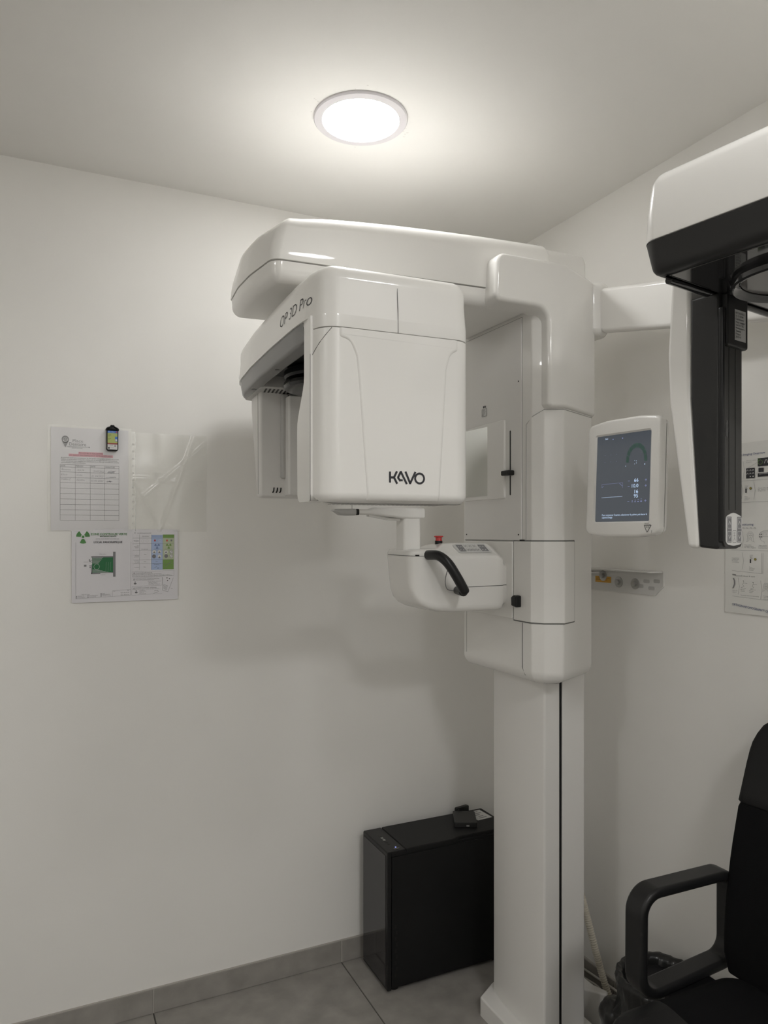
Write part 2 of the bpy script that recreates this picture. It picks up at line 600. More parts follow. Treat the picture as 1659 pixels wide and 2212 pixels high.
# hooked shoulder cover that clasps the overhead arm
Lh = fillet([(1.030, 2.033, .02), (1.036, 2.155, .028), (1.424, 2.155, .03), (1.424, 1.7755, .0118), (1.196, 1.7755, .0118), (1.196, 2.033, .035)], .01, 6)
bm = shell(bmesh.new(), Lh, prof(-.008, .06, .011, .0, 5))
for cut in (1.247,):
    bmesh.ops.bisect_plane(bm, geom=bm.verts[:] + bm.edges[:] + bm.faces[:], plane_co=(cut, 0, 0), plane_no=(1, 0, 0))
def shoulder_y(x):
    if x < 1.20: return 1.536
    if x < 1.247: return 1.536 - .006 * (x - 1.20) / .047
    return 1.53 + (x - 1.247) * .49
for v in bm.verts:
    u, z, wv = v.co
    v.co = Vector((u, shoulder_y(u) + wv, z))
obj('shoulder_cover', bm, WHITE, car, angle=50)

# mirror on the front panel
mf = obj('mirror_frame', shell(bmesh.new(), fillet([(1.694, 1.544), (1.694, 1.764), (1.80, 1.764), (1.905, 1.76), (1.905, 1.544)], .006, 4), prof(-.006, .002, .003, 0, 3), lambda u, v, q: Vector((XF + q, u, v))), WHITE, car)
obj('mirror', shell(bmesh.new(), fillet(rect(1.7015, 1.5545, 1.898, 1.755), .004, 3), prof(-.0066, .001, .0004, 0, 2), lambda u, v, q: Vector((XF + q - .026 * (u - 1.80) if q < 0 else XF + .002, u, v))), MIRROR, car)
boxobj('height_slot', 1.6695, 1.6745, 1.552, 1.731, -.0006, .001, BLACK, car, r=.0005, rc=.0024, mp=lambda u, v, q: Vector((XF + q, u, v)))
boxobj('slider_knob', 1.653, 1.690, 1.606, 1.620, -.020, .001, BLACK, car, r=.003, mp=lambda u, v, q: Vector((XF + q, u, v)))
for y, z in ((1.634, 1.86), (1.634, 1.443), (1.90, 1.443)):
    obj('panel_screw', lathe(bmesh.new(), (XF + .001, y, z), [(.0022, 0), (.0022, -.0015), (.001, -.0018)], 10, 'x'), BLACK, car)
FP = lambda d: (lambda u, v: Vector((XF - d, 1.85 - u, 1.70 + v)))      # u runs to the viewer's right
bm = bmesh.new(); quad(bm, FP(.0006), .042, .113, .056, .119)
flat('black_label', bm, BLACK, car)
bm = bmesh.new(); quad(bm, FP(.0006), .036, .0885, .0605, .110)
lb = flat('rating_label', bm, LABELW, car)
bm = bmesh.new()
f = FP(.0009)
for a in ((.036, .0885, .0605, .0885), (.036, .110, .0605, .110), (.036, .0885, .036, .110), (.0605, .0885, .0605, .110)):
    line(bm, f, *a, .0008)
for k in range(5):
    text(bm, f, ['Manufactured', 'max 100 kV 16 mA', 'Type 100 V AC', '50/60 Hz 10 A', 'IPX0'][k], .0375, .1055 - k * .0035, .0034, width=[.014, .020, .016, .014, .008][k])
quad(bm, FP(.0009), .0435, .1142, .046, .1178)
flat('label_print', bm, INK, car)
bm = bmesh.new(); quad(bm, FP(.001), .0475, .1145, .0505, .1175)
flat('label_window', bm, LABELW, car)
# lock knob on the door panel
obj('lock_knob', shell(bmesh.new(), fillet([(1.626, 1.246), (1.626, 1.277), (1.640, 1.279), (1.651, 1.273), (1.650, 1.25)], .003, 3), prof(-.016, .002, .004, 0, 3), lambda u, v, q: Vector((1.1755 + q, u - .004, v))), BLACK, car)
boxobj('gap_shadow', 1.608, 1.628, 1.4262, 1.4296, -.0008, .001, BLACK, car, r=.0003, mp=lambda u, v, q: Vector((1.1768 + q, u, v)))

# --- overhead arm
HW = .177
def lerpt(T, x):
    if x <= T[0][0]: return T[0][1]
    for (a, b), (c, d) in zip(T[:-1], T[1:]):
        if x <= c: return b + (d - b) * (x - a) / (c - a)
    return T[-1][1]
armplan = fillet([(.468, 1.75 - HW, .024), (1.243, 1.75 - HW, .02), (1.243, 1.75 + HW, .02), (.456, 1.75 + HW, .024), (.446, 1.80, .3), (.450, 1.70, .3)], .02, 8)
TOPZ = [(.50, 2.168), (.55, 2.176), (.62, 2.184), (.75, 2.197), (.90, 2.208), (1.05, 2.217), (1.243, 2.225)]
def armup(u, v, q):                                     # q: 0 at the parting line, 1 at the crown
    zb = 2.0615 + .02 * (u - .47) / .77
    k = max(0, min(1, (.62 - u) / .15))
    return Vector((u + (.034 - .016 * max(0, 1 - ((v - 1.77) / .17) ** 2)) * k * q ** 1.8, v, zb + q * (lerpt(TOPZ, u) - zb)))
ap = [(0, .0012), (.012, 0)] + [(.2 * k, .0) for k in (1, 2)] + [(1 - .30 * (1 - math.sin(a)), .032 * (1 - math.cos(a))) for a in [k / 8 * math.pi / 2 for k in range(0, 9)]]
bm = shell(bmesh.new(), armplan, ap)
for cut in (.52, .56, .60, .64, .70, .78, .86, .94, 1.02, 1.12):
    bmesh.ops.bisect_plane(bm, geom=bm.verts[:] + bm.edges[:] + bm.faces[:], plane_co=(cut, 0, 0), plane_no=(1, 0, 0))
for v in bm.verts: v.co = armup(*v.co)
arm = obj('overhead_arm', bm, WHITE, MC, angle=60)
lowplan = fillet([(.470, 1.75 - HW + .002, .028), (1.190, 1.75 - HW + .002, .03), (1.190, 1.75 + HW - .002, .03), (.458, 1.75 + HW - .002, .028), (.448, 1.80, .3), (.452, 1.70, .3)], .02, 8)
def armlow(u, v, q):                                    # q: 0 at the parting line, 1 at the underside
    zt = 2.0588 + .02 * (u - .47) / .77; zb = 2.016 + .020 * (u - .47) / .72
    return Vector((u, v, zt + q * (zb - zt)))
shellobj('lower_shell', lowplan, [(0, 0), (.25, .001)] + [(.40 + .60 * math.sin(a), .001 + .026 * (1 - math.cos(a))) for a in [k / 8 * math.pi / 2 for k in range(0, 9)]], WHITE, arm, armlow, angle=60)
boxobj('arm_core', .50, 1.22, 1.75 - HW + .012, 1.75 + HW - .012, 2.05, 2.09, SEAM, arm, r=.004)

# --- rotating unit: everything below turns about a vertical axis at C
C = Vector((.672, 1.75, 0)); TH = R(-2.5)
cs, sn = math.cos(TH), math.sin(TH)
def CA(dx, dy, z):
    return Vector((C.x + dx * cs - dy * sn, C.y + dx * sn + dy * cs, z))
obj('rotation_hub', lathe(bmesh.new(), (C.x, C.y, 1.97), [(.12, 0), (.12, .06)], 40), GREY, arm)
carm = [(-.150, -.422, .045), (-.171, -.358, .10), (-.177, -.28, .3), (-.181, -.10, .5), (-.181, .10, .5), (-.172, .30, .3), (-.150, .385, .11), (0, .405, .6), (.150, .385, .11), (.172, .30, .3), (.181, .10, .5), (.181, -.10, .5), (.181, -.28, .3), (.178, -.422, .038)]
carmf = fillet(carm, .05, 9)
ru = shellobj('rotating_unit', carmf, [(1.8795, .0)] + [(z, d + .004) for z, d in prof(1.93, 1.985, 0, .034, 7)], WHITE, MC, CA, angle=50)
# inner bevel band underneath
def clip_y(poly, y):
    out = []
    for i in range(len(poly)):
        a, b = poly[i], poly[(i + 1) % len(poly)]
        if a[1] >= y: out.append(a)
        if (a[1] - y) * (b[1] - y) < 0:
            t = (y - a[1]) / (b[1] - a[1])
            out.append((a[0] + (b[0] - a[0]) * t, y))
    return out
bandp = clip_y(carmf, -.338)
shellobj('lower_band', bandp, [(1.876, .052), (1.846, .047), (1.842, .044), (1.841, .040), (1.841, .016), (1.843, .012), (1.848, .009), (1.878, .0035), (1.882, .0035)], BANDSHADE, ru, CA, angle=40)
shellobj('underside_panel', offset(clip_y(carmf, -.325), .054), prof(1.8715, 1.8762, .002, 0, 2), MIDGREY, ru, CA)
shellobj('sensor_mount_plate', fillet(rect(-.142, .150, .150, .372), .02, 4), prof(1.8402, 1.876, .003, 0, 3), GREY, ru, CA)
c = CA(0, .015, 0)
obj('upper_disc', lathe(bmesh.new(), c, [(.09, 1.839), (.107, 1.841), (.112, 1.847), (.112, 1.858), (.107, 1.864), (.09, 1.866)], 56), BLACK, ru)
obj('lower_disc', lathe(bmesh.new(), c, [(.05, 1.811), (.092, 1.812), (.109, 1.816), (.113, 1.823), (.112, 1.831), (.10, 1.836)], 56), DISCGREY, ru)
obj('disc_stem', lathe(bmesh.new(), c, [(.06, 1.83), (.06, 1.874)], 24), BLACK, ru)
for k in range(8):
    o = obj('vent_slot', shell(bmesh.new(), [CA(-.125 + k * .011 + d, y, 0)[:2] for d, y in ((0, .17), (.005, .17), (.013, .235), (.008, .235))], [(1.8396, 0), (1.8425, 0)]), BLACK, ru, smooth=False, wn=False)
for k, (dx, dy) in enumerate(((-.150, .20), (-.125, .33), (-.152, -.06))):
    obj('screw_recess', lathe(bmesh.new(), CA(dx, dy, 1.8405), [(.006, 0), (.006, .002)], 12), BLACK, ru)
# lettering follows the curved flank
def flank(dy):
    """outer x of the cover at dy"""
    best = None
    for i in range(len(carmf)):
        a, b = carmf[i], carmf[(i + 1) % len(carmf)]
        if a[0] < 0 and b[0] < 0 and (a[1] - dy) * (b[1] - dy) <= 0 and a[1] != b[1]:
            t = (dy - a[1]) / (b[1] - a[1])
            q = a[0] + (b[0] - a[0]) * t
            best = q if best is None else min(best, q)
    return best
def on_flank(u, v):                                     # u to the viewer's right = towards -y
    dy = -.182 - u
    return CA(flank(dy) - .0008 + .004 * min(1, max(0, (v + .026) / .05)), dy, 1.906 + v)
bm = bmesh.new()
text(bm, on_flank, 'OP 3D Pro', 0, 0, .036, width=.195, thin=-.0006, res=4, shear=.12)
flat('model_lettering', bm, INK, ru)
bm = bmesh.new()
text(bm, lambda u, v: CA(flank(.365 - u) - .0012, .365 - u, 1.895 + v), 'KAVO', 0, 0, .02, width=.05)
flat('end_lettering', bm, INKL, ru)

# --- tube head (near end)
tubeout = [p for p in clip_y([(x, -y) for x, y in carmf], .381)]
tubeout = [(x, -y) for x, y in tubeout]
if area2(tubeout) < 0: tubeout = tubeout[::-1]
cap = shellobj('cap_cover', tubeout, [(1.8545, .0012), (1.8557, 0), (1.880, 0)], WHITE, ru, CA, angle=50)
th = shellobj('tube_head', tubeout, [(z, d) for z, d in prof(1.508, 1.853, .020, .0015, 6)], WHITE, MC, CA, angle=50)
shellobj('inner_core', offset(tubeout, .006), [(1.52, 0), (1.93, 0)], SEAM, th, CA)
sp = fillet([(-.3825, 1.5105, .016), (-.288, 1.512, .02), (-.286, 1.680, .05), (-.338, 1.755, .05), (-.338, 1.8805, .034), (-.296, 1.8805, 0), (-.296, 1.8818, 0), (-.3825, 1.8818, 0)], .01, 6)
TYZ = lambda u, v, q: CA(q, u, v)
shellobj('side_panel', sp, [(-.1675, 0), (.1765, 0)], WHITE, th, TYZ, angle=50)
seam('front_seam', [CA(x, y, z) for x, y, z in ((-.1675, -.3815, 1.512), (-.1675, -.3815, 1.805))], th, .0008)
# diagonal parting line on the flank
fz = [(-.3815, 1.803), (-.392, 1.813), (-.402, 1.824), (-.412, 1.838), (-.4185, 1.852)]
seam('flank_seam', [CA(flank(y) - .0002, y, z) for y, z in fz], th, .0008)
seam('cover_seam', [CA(.006, -.4222, 1.854), CA(.006, -.4215, 1.90), CA(.006, -.4185, 1.931), CA(.006, -.417, 1.951), CA(.006, -.411, 1.968), CA(.006, -.40, 1.979), CA(.006, -.386, 1.9845), CA(.006, -.35, 1.985)], ru, .0008)
# raised T shaped field on the front
fld = fillet([(-.120, 1.872, .001), (-.120, 1.835, .006), (-.098, 1.829, .02), (-.085, 1.800, .04), (-.079, 1.74, .1), (-.060, 1.490, .001), (.0985, 1.490, .001), (.113, 1.72, .1), (.117, 1.790, .04), (.126, 1.822, .02), (.143, 1.831, .006), (.143, 1.872, .001)], .01, 6)
def fieldmap(u, v, q):
    d = max(0, min(1, (1.528 - v) / .02))
    return CA(u, q + .02 * (1 - math.sqrt(max(0, 1 - d * d))), v)
shellobj('raised_field', fld, [(-.4248, .0065), (-.4246, .0045), (-.4238, .0024), (-.4224, .0006), (-.4212, 0)], WHITE, th, fieldmap, angle=60, cuts=(1.528, 1.523, 1.5185, 1.5155), clip=(1.5135, 1.8526))
# logo lettering, drawn stroke by stroke
def on_front(u, v):
    return CA(-.0155 + u, -.4252, 1.5475 + v)
bm = bmesh.new()
h = .0255; t = .0045
def bar(a, b, tt=t):
    line(bm, on_front, a[0], a[1], b[0], b[1], tt)
quad(bm, on_front, 0, .002, t, h - .001)
quad(bm, on_front, t, h / 2 - t / 2, .012, h / 2 + t / 2)
bar((.0105, h / 2 - .001), (.0175, h)); bar((.0105, h / 2 + .001), (.018, 0))
bar((.0195, h * .48), (.0265, h)); bar((.0255, h + .0005), (.0395, 0))
bar((.0195, h * .52), (.0255, .0055)); quad(bm, on_front, .0235, .0055, .0305, .0095)
bar((.0365, h), (.0475, .0005)); bar((.0465, .0005), (.0590, h))
ring2(bm, on_front, .0685, h / 2 - .0005, .0080, .0123, 32)
flat('brand_lettering', bm, INK, th)
# intake grille underneath
bm = bmesh.new()
for k in range(26):
    shell(bm, [CA(-.115 + k * .0098 + d, y, 0)[:2] for d, y in ((0, -.395), (.0045, -.395), (.0105, -.315), (.006, -.315))], [(1.5074, 0), (1.509, 0)])
obj('intake_grille', bm, GREY, th, smooth=False, wn=False)['kind'] = 'stuff'
boxobj('warning_plate', -.001, .001, 1.60, 1.70, -.0005, .0005, WHITE, th, r=.0003, mp=lambda u, v, q: CA(-.1762 + q, -.232 + u * 12, v)) if False else None

# --- detector head (far end)
dp = fillet([(.225, 1.546, .009), (.262, 1.546, .009), (.335, 1.80, .02), (.335, 1.843, .0), (.225, 1.843, .0)], .004, 4)
det = shellobj('sensor_head', dp, prof(-.128, .215, .008, .008, 5), WHITE2, MC, TYZ, angle=50)
shellobj('sensor_block', fillet(rect(-.058, .178, .105, .232), .006, 4), prof(1.553, 1.828, .004, .004, 3), WHITE2, det, CA)
shellobj('block_frame', fillet(rect(-.070, .212, .118, .232), .008, 4), prof(1.60, 1.838, .006, .004, 3), GREY, det, CA)
seam('side_seam', [CA(-.1285, .243, 1.557), CA(-.1285, .248, 1.84)], det, .0006, SEAML)
for k in range(3):
    obj('vent_slot', tube(bmesh.new(), [CA(-.088 + k * .010, .2238, 1.575), CA(-.089 + k * .010, .2238, 1.566), CA(-.092 + k * .010, .2245, 1.560)], .0018, 6), BLACK, det)
for k in range(6):
    boxobj('vent_slot', -.052 + k * .011, -.049 + k * .011, 1.829, 1.834, .1775 + .033, .213, BLACK, det, r=.0004, mp=lambda u, v, q: CA(u, q, v))

# --- patient console with chin rest and handles
def sect(X, zb, zt, yn, yf, cy, cz, rb=.02, rt=.006):
    p = [(yn, zb, rb), (yf, zb, rb), (yf, zt - cz, .008), (yf - cy, zt, .008), (yn + cy, zt, .008), (yn, zt - cz, .008)]
    out = []
    f = []
    N = len(p)
    for i in range(N):
        a, b, c = Vector(p[i - 1][:2]), Vector(p[i][:2]), Vector(p[(i + 1) % N][:2])
        d1 = (a - b); d2 = (c - b)
        t = min(p[i][2], d1.length * .45, d2.length * .45)
        s = b + d1.normalized() * t; e = b + d2.normalized() * t
        for k in range(6):
            q = k / 5
            f.append(s * (1 - q) ** 2 + b * 2 * q * (1 - q) + e * q * q)
    return [Vector((X, v.x, v.y)) for v in f]
S = [(.8640, 1.315, 1.372, 1.700, 1.800, .008, .006, .006), (.8650, 1.300, 1.388, 1.692, 1.808, .008, .006, .01), (.8680, 1.284, 1.398, 1.684, 1.816, .008, .006, .02),
     (.8760, 1.268, 1.4035, 1.677, 1.823, .008, .006, .02), (.890, 1.256, 1.405, 1.674, 1.826, .008, .006, .02), (.915, 1.246, 1.405, 1.673, 1.827, .008, .006, .02),
     (.945, 1.240, 1.405, 1.672, 1.828, .010, .007, .02), (.960, 1.238, 1.408, 1.672, 1.828, .020, .013, .02), (.978, 1.237, 1.415, 1.672, 1.828, .040, .026, .02),
     (.994, 1.236, 1.419, 1.672, 1.828, .055, .034, .02), (1.03, 1.235, 1.420, 1.672, 1.828, .058, .036, .02), (1.135, 1.235, 1.419, 1.672, 1.828, .058, .036, .02),
     (1.153, 1.237, 1.412, 1.674, 1.826, .058, .034, .02), (1.161, 1.245, 1.395, 1.682, 1.818, .058, .034, .02), (1.182, 1.25, 1.385, 1.69, 1.81, .055, .03, .02)]
bm = bmesh.new()
rings = [sect(*s) for s in S]
for r_ in rings:                                        # the outer end leans back towards its lower edge
    for p in r_:
        p.x += max(0, 1.392 - p.z) * .10 * max(0, min(1, (.945 - r_[0].x) / .05))
add_rings(bm, rings)
con = obj('patient_console', bm, WHITE, MC, angle=55)
seam('cap_seam', [(.8635, 1.80, 1.3885), (.8635, 1.70, 1.3885), (.8675, 1.683, 1.388), (.876, 1.6765, 1.3875), (.893, 1.6733, 1.387), (.920, 1.6727, 1.387)], con, .0008)
boxobj('cap_notch', .882, .893, 1.3875, 1.391, 1.6735, 1.680, BLACK, con, r=.0004, mp=XZ)
seam('side_seam', [(1.00, 1.6717, 1.302), (1.135, 1.6717, 1.3035), (1.153, 1.6736, 1.3035), (1.1605, 1.6812, 1.3035), (1.173, 1.6858, 1.3035)], con, .0009)
obj('console_flange', shell(bmesh.new(), fillet(rect(1.659, 1.212, 1.905, 1.4235), .004, 4), prof(1.1735, 1.1795, .0025, 0, 3), lambda u, v, q: Vector((q, u, v))), WHITE, con)
# keypad on the sloping hood
ky, kz = Vector((1.672, 1.384)), Vector((1.730, 1.420))
kn = Vector((0, -(kz - ky).y, (kz - ky).x)).normalized()
def keyp(d):
    def f(u, v):
        q = ky + (kz - ky) * v
        return Vector((u, q.x, q.y)) + kn * (d + .0009)
    return f
bm = bmesh.new()
polyf(bm, keyp(.0006), [(1.022, .25), (1.126, .25), (1.130, .32), (1.124, .90), (1.030, .90), (1.018, .8)])
kp = flat('keypad', bm, LABELW, con)
for a in ((1.028, .34, 1.048, .82), (1.098, .34, 1.120, .82)):
    bm = bmesh.new(); quad(bm, keyp(.0010), *a)
    flat('keypad_field', bm, INKG, con)
bm = bmesh.new()
for r_, v in ((0, .62), (1, .34)):
    for k in range(4 if r_ else 3):
        u = 1.053 + k * (.0105 if r_ else .014)
        for a in ((u, v, u + .008, v), (u, v + .20, u + .008, v + .20)):
            line(bm, keyp(.0012), *a, .0012)
        line(bm, keyp(.0012), u, v, u, v + .2, .0008); line(bm, keyp(.0012), u + .008, v, u + .008, v + .2, .0008)
        disc(bm, keyp(.0012), u + .004, v + .1, .0016, 8, .045)
flat('keypad_symbols', bm, INKG, con)
bm = bmesh.new()
for u0 in (1.030, 1.100):
    for k in range(2):
        for v in (.42, .66):
            u = u0 + k * .009
            line(bm, keyp(.0014), u, v - .04, u + .003, v + .06, .0012); line(bm, keyp(.0014), u + .003, v + .06, u + .006, v - .04, .0012)
flat('keypad_arrows', bm, LABELW, con)
# emergency stop
es = obj('emergency_stop', lathe(bmesh.new(), (.995, 1.752, 1.412), [(.0105, 0), (.0105, .014), (.0102, .0145)], 24), BLACK, con)
obj('red_button', lathe(bmesh.new(), (.995, 1.752, 1.4265), [(.0095, 0), (.0088, .002), (.0088, .009), (.0125, .010), (.0128, .0125), (.0110, .0135)], 24), REDB, con)
# chin rest
obj('chin_post', shell(bmesh.new(), fillet(rect(.874, 1.724, .926, 1.776), .008, 4), [(1.402, 0), (1.495, 0)]), WHITE, con)
bm = bmesh.new()
def cs_(X, z0, z1, hw):
    return [Vector((X, 1.75 + y, z)) for y, z in fillet(rect(-hw, z0, hw, z1), min(.006, (z1 - z0) * .4), 3)]
add_rings(bm, [cs_(X, a, b, h_) for X, a, b, h_ in ((.938, 1.488, 1.509, .025), (.934, 1.486, 1.514, .029), (.90, 1.485, 1.515, .030), (.87, 1.486, 1.515, .030), (.83, 1.490, 1.515, .028), (.80, 1.4935, 1.515, .022), (.79, 1.4945, 1.513, .014), (.778, 1.495, 1.510, .012), (.75, 1.495, 1.5095, .011))])
ch = obj('chin_arm', bm, WHITE, con, angle=50)
bm = bmesh.new()
add_rings(bm, [cs_(X, a, b, h_) for X, a, b, h_ in ((.870, 1.480, 1.487, .012), (.84, 1.4815, 1.4875, .012), (.80, 1.488, 1.4945, .010), (.78, 1.491, 1.4955, .009))])
obj('chin_arm_rib', bm, WHITE, con, angle=50)
bm = bmesh.new()
add_rings(bm, [cs_(X, a, b, h_) for X, a, b, h_ in ((.7425, 1.4945, 1.510, .0125), (.74, 1.493, 1.511, .014), (.72, 1.4925, 1.5105, .016), (.70, 1.4935, 1.510, .016), (.682, 1.5045, 1.509, .012))])
obj('bite_tip', bm, GREY, con, angle=50)
bm = bmesh.new()
add_rings(bm, [cs_(X, a, b, h_) for X, a, b, h_ in ((.751, 1.494, 1.5105, .0115), (.7475, 1.494, 1.5105, .0115))])
obj('tip_ring', bm, BLACK, con)
seam('bite_pin', [(.735, 1.75, 1.5075), (.735, 1.75, 1.522)], con, .0006)
# handle (near side) and its mirror on the far side
for sgn in (1, -1):
    yy = lambda y: 1.75 + sgn * (y - 1.75)
    hp = smooth_path([(.918, yy(1.692), 1.3885), (.921, yy(1.660), 1.3905), (.928, yy(1.630), 1.388), (.942, yy(1.610), 1.370), (.962, yy(1.602), 1.337), (.981, yy(1.600), 1.305), (.988, yy(1.603), 1.2945)], 6)
    hd = obj('handle', tube(bmesh.new(), hp, lambda i: .0128 if i < len(hp) - 3 else .0128 * (.97, .85, .55)[i - len(hp) + 3], 16), BLACKSOFT, con, angle=60)
    obj('handle_mount', tube(bmesh.new(), [(.984, yy(1.604), 1.2965), (.995, yy(1.64), 1.2955), (1.007, yy(1.676), 1.295)], lambda i: (.0118, .0112, .0105)[i], 16), BLACK, con)
    if sgn == 1:
        obj('handle_cable', tube(bmesh.new(), smooth_path([(.945, 1.617, 1.355), (.951, 1.64, 1.325), (.965, 1.655, 1.301), (.982, 1.650, 1.296)], 6), .0011, 6), INKG, con)
        obj('cable_stub', tube(bmesh.new(), [(.908, 1.6725, 1.3875), (.922, 1.668, 1.388)], .0022, 6), BLACK, con)

# --- touch screen
sx = Vector((.130, -.9915, 0)).normalized()             # along the screen, to the viewer's right
sn_ = Vector((-.9915, -.130, 0)).normalized()           # outward normal
tl = R(2.4)
sup = Vector((0, 0, 1)) * math.cos(tl) - sn_ * math.sin(tl)
snn = sn_ * math.cos(tl) + Vector((0, 0, 1)) * math.sin(tl)
SC = Vector((1.272, 1.347, 1.582))
TS = lambda u, v, q: SC + sx * u + sup * v + snn * q
ow, oh = .1085, .143
so = fillet([(-ow, -oh + .007, .018), (-.05, -oh - .001, .2), (.05, -oh - .001, .2), (ow, -oh + .006, .018), (ow, oh - .006, .018), (.05, oh + .002, .2), (-.05, oh + .002, .2), (-ow, oh - .007, .018)], .01, 6)
hole = fillet(rect(-.0795, -.1065, .0795, .1065), .003, 3)
bm = bmesh.new()
backp = [TS(u, v, -.030) for u, v in offset(so, .006)]
R_ = [[TS(u, v, q) for u, v in offset(so, d)] for q, d in ((-.024, .003), (-.018, 0), (-.006, 0), (-.002, .0012), (.0, .004), (.001, .008))]
add_rings(bm, R_, True, False)
outer = [bm.verts[i] for i in range(0)]
bm.verts.ensure_lookup_table()
nS = len(so)
ov = bm.verts[len(bm.verts) - nS:] if False else [bm.verts[len(bm.verts) - nS + i] for i in range(nS)]
hv1 = [bm.verts.new(TS(u, v, .001)) for u, v in offset(hole, -.004)]
hv2 = [bm.verts.new(TS(u, v, -.003)) for u, v in hole]
def edges_loop(vs):
    return [bm.edges.get((vs[i], vs[(i + 1) % len(vs)])) or bm.edges.new((vs[i], vs[(i + 1) % len(vs)])) for i in range(len(vs))]
e1 = edges_loop(ov); e2 = edges_loop(hv1)
bmesh.ops.triangle_fill(bm, edges=e1 + e2, use_beauty=True)
for i in range(len(hv1)):
    j = (i + 1) % len(hv1)
    bm.faces.new((hv1[i], hv1[j], hv2[j], hv2[i]))
ts = obj('touch_screen', bm, WHITE, MC, angle=40)
obj('back_shell', shell(bmesh.new(), fillet([(p[0], p[1]) for p in offset(so, .003)], 0), [(-.046, .02), (-.044, .010), (-.036, .003), (-.026, 0)], TS), WHITE, ts, angle=50)
bm = bmesh.new()
polyf(bm, lambda u, v: TS(u, v, -.0028), hole)
flat('screen_glass', bm, SCREEN, ts)
T2 = lambda u, v: TS(u, v, -.0022)
def su(x): return -.0795 + (x - 215) / (1215 - 215) * .159 if False else -.0795 + x * .159
def sv(y): return .1065 - y * .213
bm = bmesh.new()
for s_, x, y, w_ in (('66', .800, .560, .075), ('10.0', .800, .622, .115), ('16', .800, .686, .064), ('95', .800, .735, .075)):
    text(bm, T2, s_, su(x), sv(y), .0122, width=w_ * .159, align='R', res=3)
text(bm, T2, "Pour commencer l'examen, selectionner le patient, puis lancer la", su(.135), sv(.934), .0065, width=.835 * .159)
text(bm, T2, "capture d'image", su(.135), sv(.962), .0065, width=.20 * .159)
text(bm, T2, 'PAN', su(.16), sv(.047), .006, width=.05 * .159)
for x, y in ((.72, .325), (.75, .330), (.75, .352), (.72, .362)):
    quad(bm, T2, su(x), sv(y), su(x) + .0012, sv(y) + .0015)
quad(bm, T2, su(.895), sv(.375), su(.912), sv(.365)); quad(bm, T2, su(.555), sv(.378), su(.566), sv(.370))
line(bm, T2, su(.115), sv(.72), su(.515), sv(.715), .0006)
flat('screen_text', bm, SCREENT, ts)
bm = bmesh.new()
for y in (.545, .608, .775):
    line(bm, T2, su(.61), sv(y), su(.645), sv(y), .0012)
    line(bm, T2, su(.915), sv(y), su(.95), sv(y), .0012); line(bm, T2, su(.9325), sv(y) - .003, su(.9325), sv(y) + .003, .0012)
for k in range(4):
    x = .685 + k * .053; hgt = .0025 + .0012 * k
    quad(bm, T2, su(x), sv(.787), su(x) + .0045, sv(.787) + hgt * .5); disc(bm, T2, su(x) + .0022, sv(.787) + hgt + .001, .0012, 8)
for a in ((.115, .565, .515, .560), (.115, .565, .115, .60), (.515, .560, .515, .62)):
    line(bm, T2, su(a[0]), sv(a[1]), su(a[2]), sv(a[3]), .0006)
line(bm, T2, su(.455), sv(.565), su(.51), sv(.597), .001); line(bm, T2, su(.12), sv(.60), su(.15), sv(.585), .001)
for x in (.165, .275, .385):
    for y in (.228, .308): disc(bm, T2, su(x), sv(y), .0006, 6)
for x in (.31, .49): disc(bm, T2, su(x), sv(.05), .0018, 8)
flat('screen_icons', bm, SCREEND, ts)
bm = bmesh.new()                                        # dental arch, drawn as segments
for k in range(9):
    a0 = math.pi * (k + .06) / 9; a1 = math.pi * (k + .94) / 9
    pts = []
    for q in range(4):
        a = a0 + (a1 - a0) * q / 3
        pts.append((math.cos(a), math.sin(a)))
    def ar(rx, ry, p): return (su(.755) + rx * p[0], sv(.345) + ry * (p[1] ** .8 if p[1] > 0 else p[1]))
    polyf(bm, T2, [ar(.030, .047, p) for p in pts] + [ar(.022, .036, p) for p in pts[::-1]])
flat('screen_dental_arch', bm, GREENSCREEN, ts)
bm = bmesh.new()
T3 = lambda u, v: TS(u, v, .0016)
for a, b in (((.070, -.117), (.0895, -.1165)), ((.0895, -.1165), (.0785, -.133)), ((.0785, -.133), (.070, -.117))):
    line(bm, T3, a[0], a[1], b[0], b[1], .0012)
text(bm, T3, 'MR', .0745, -.1222, .004, width=.004); ring2(bm, T3, .0815, -.1208, .0012, .0018, 10); line(bm, T3, .083, -.1208, .0855, -.1208, .0006)
text(bm, T3, 'Caution electrical', .0705, -.1125, .0032, width=.013); text(bm, T3, 'read the user manual', .0705, -.1152, .0032, width=.017)
line(bm, T3, .0905, -.128, .0905, -.135, .0006)
flat('warning_triangle', bm, INK, ts)
seam('case_seam', [TS(ow - .0005, v, -.020) for v in (-.12, 0, .12)], ts, .0006, SEAML)
obj('screen_arm', tube(bmesh.new(), [TS(.03, 0, -.040), TS(.025, 0, -.085), (1.405, 1.47, 1.58), (1.408, 1.64, 1.58)], .015, 16), WHITE, ts)

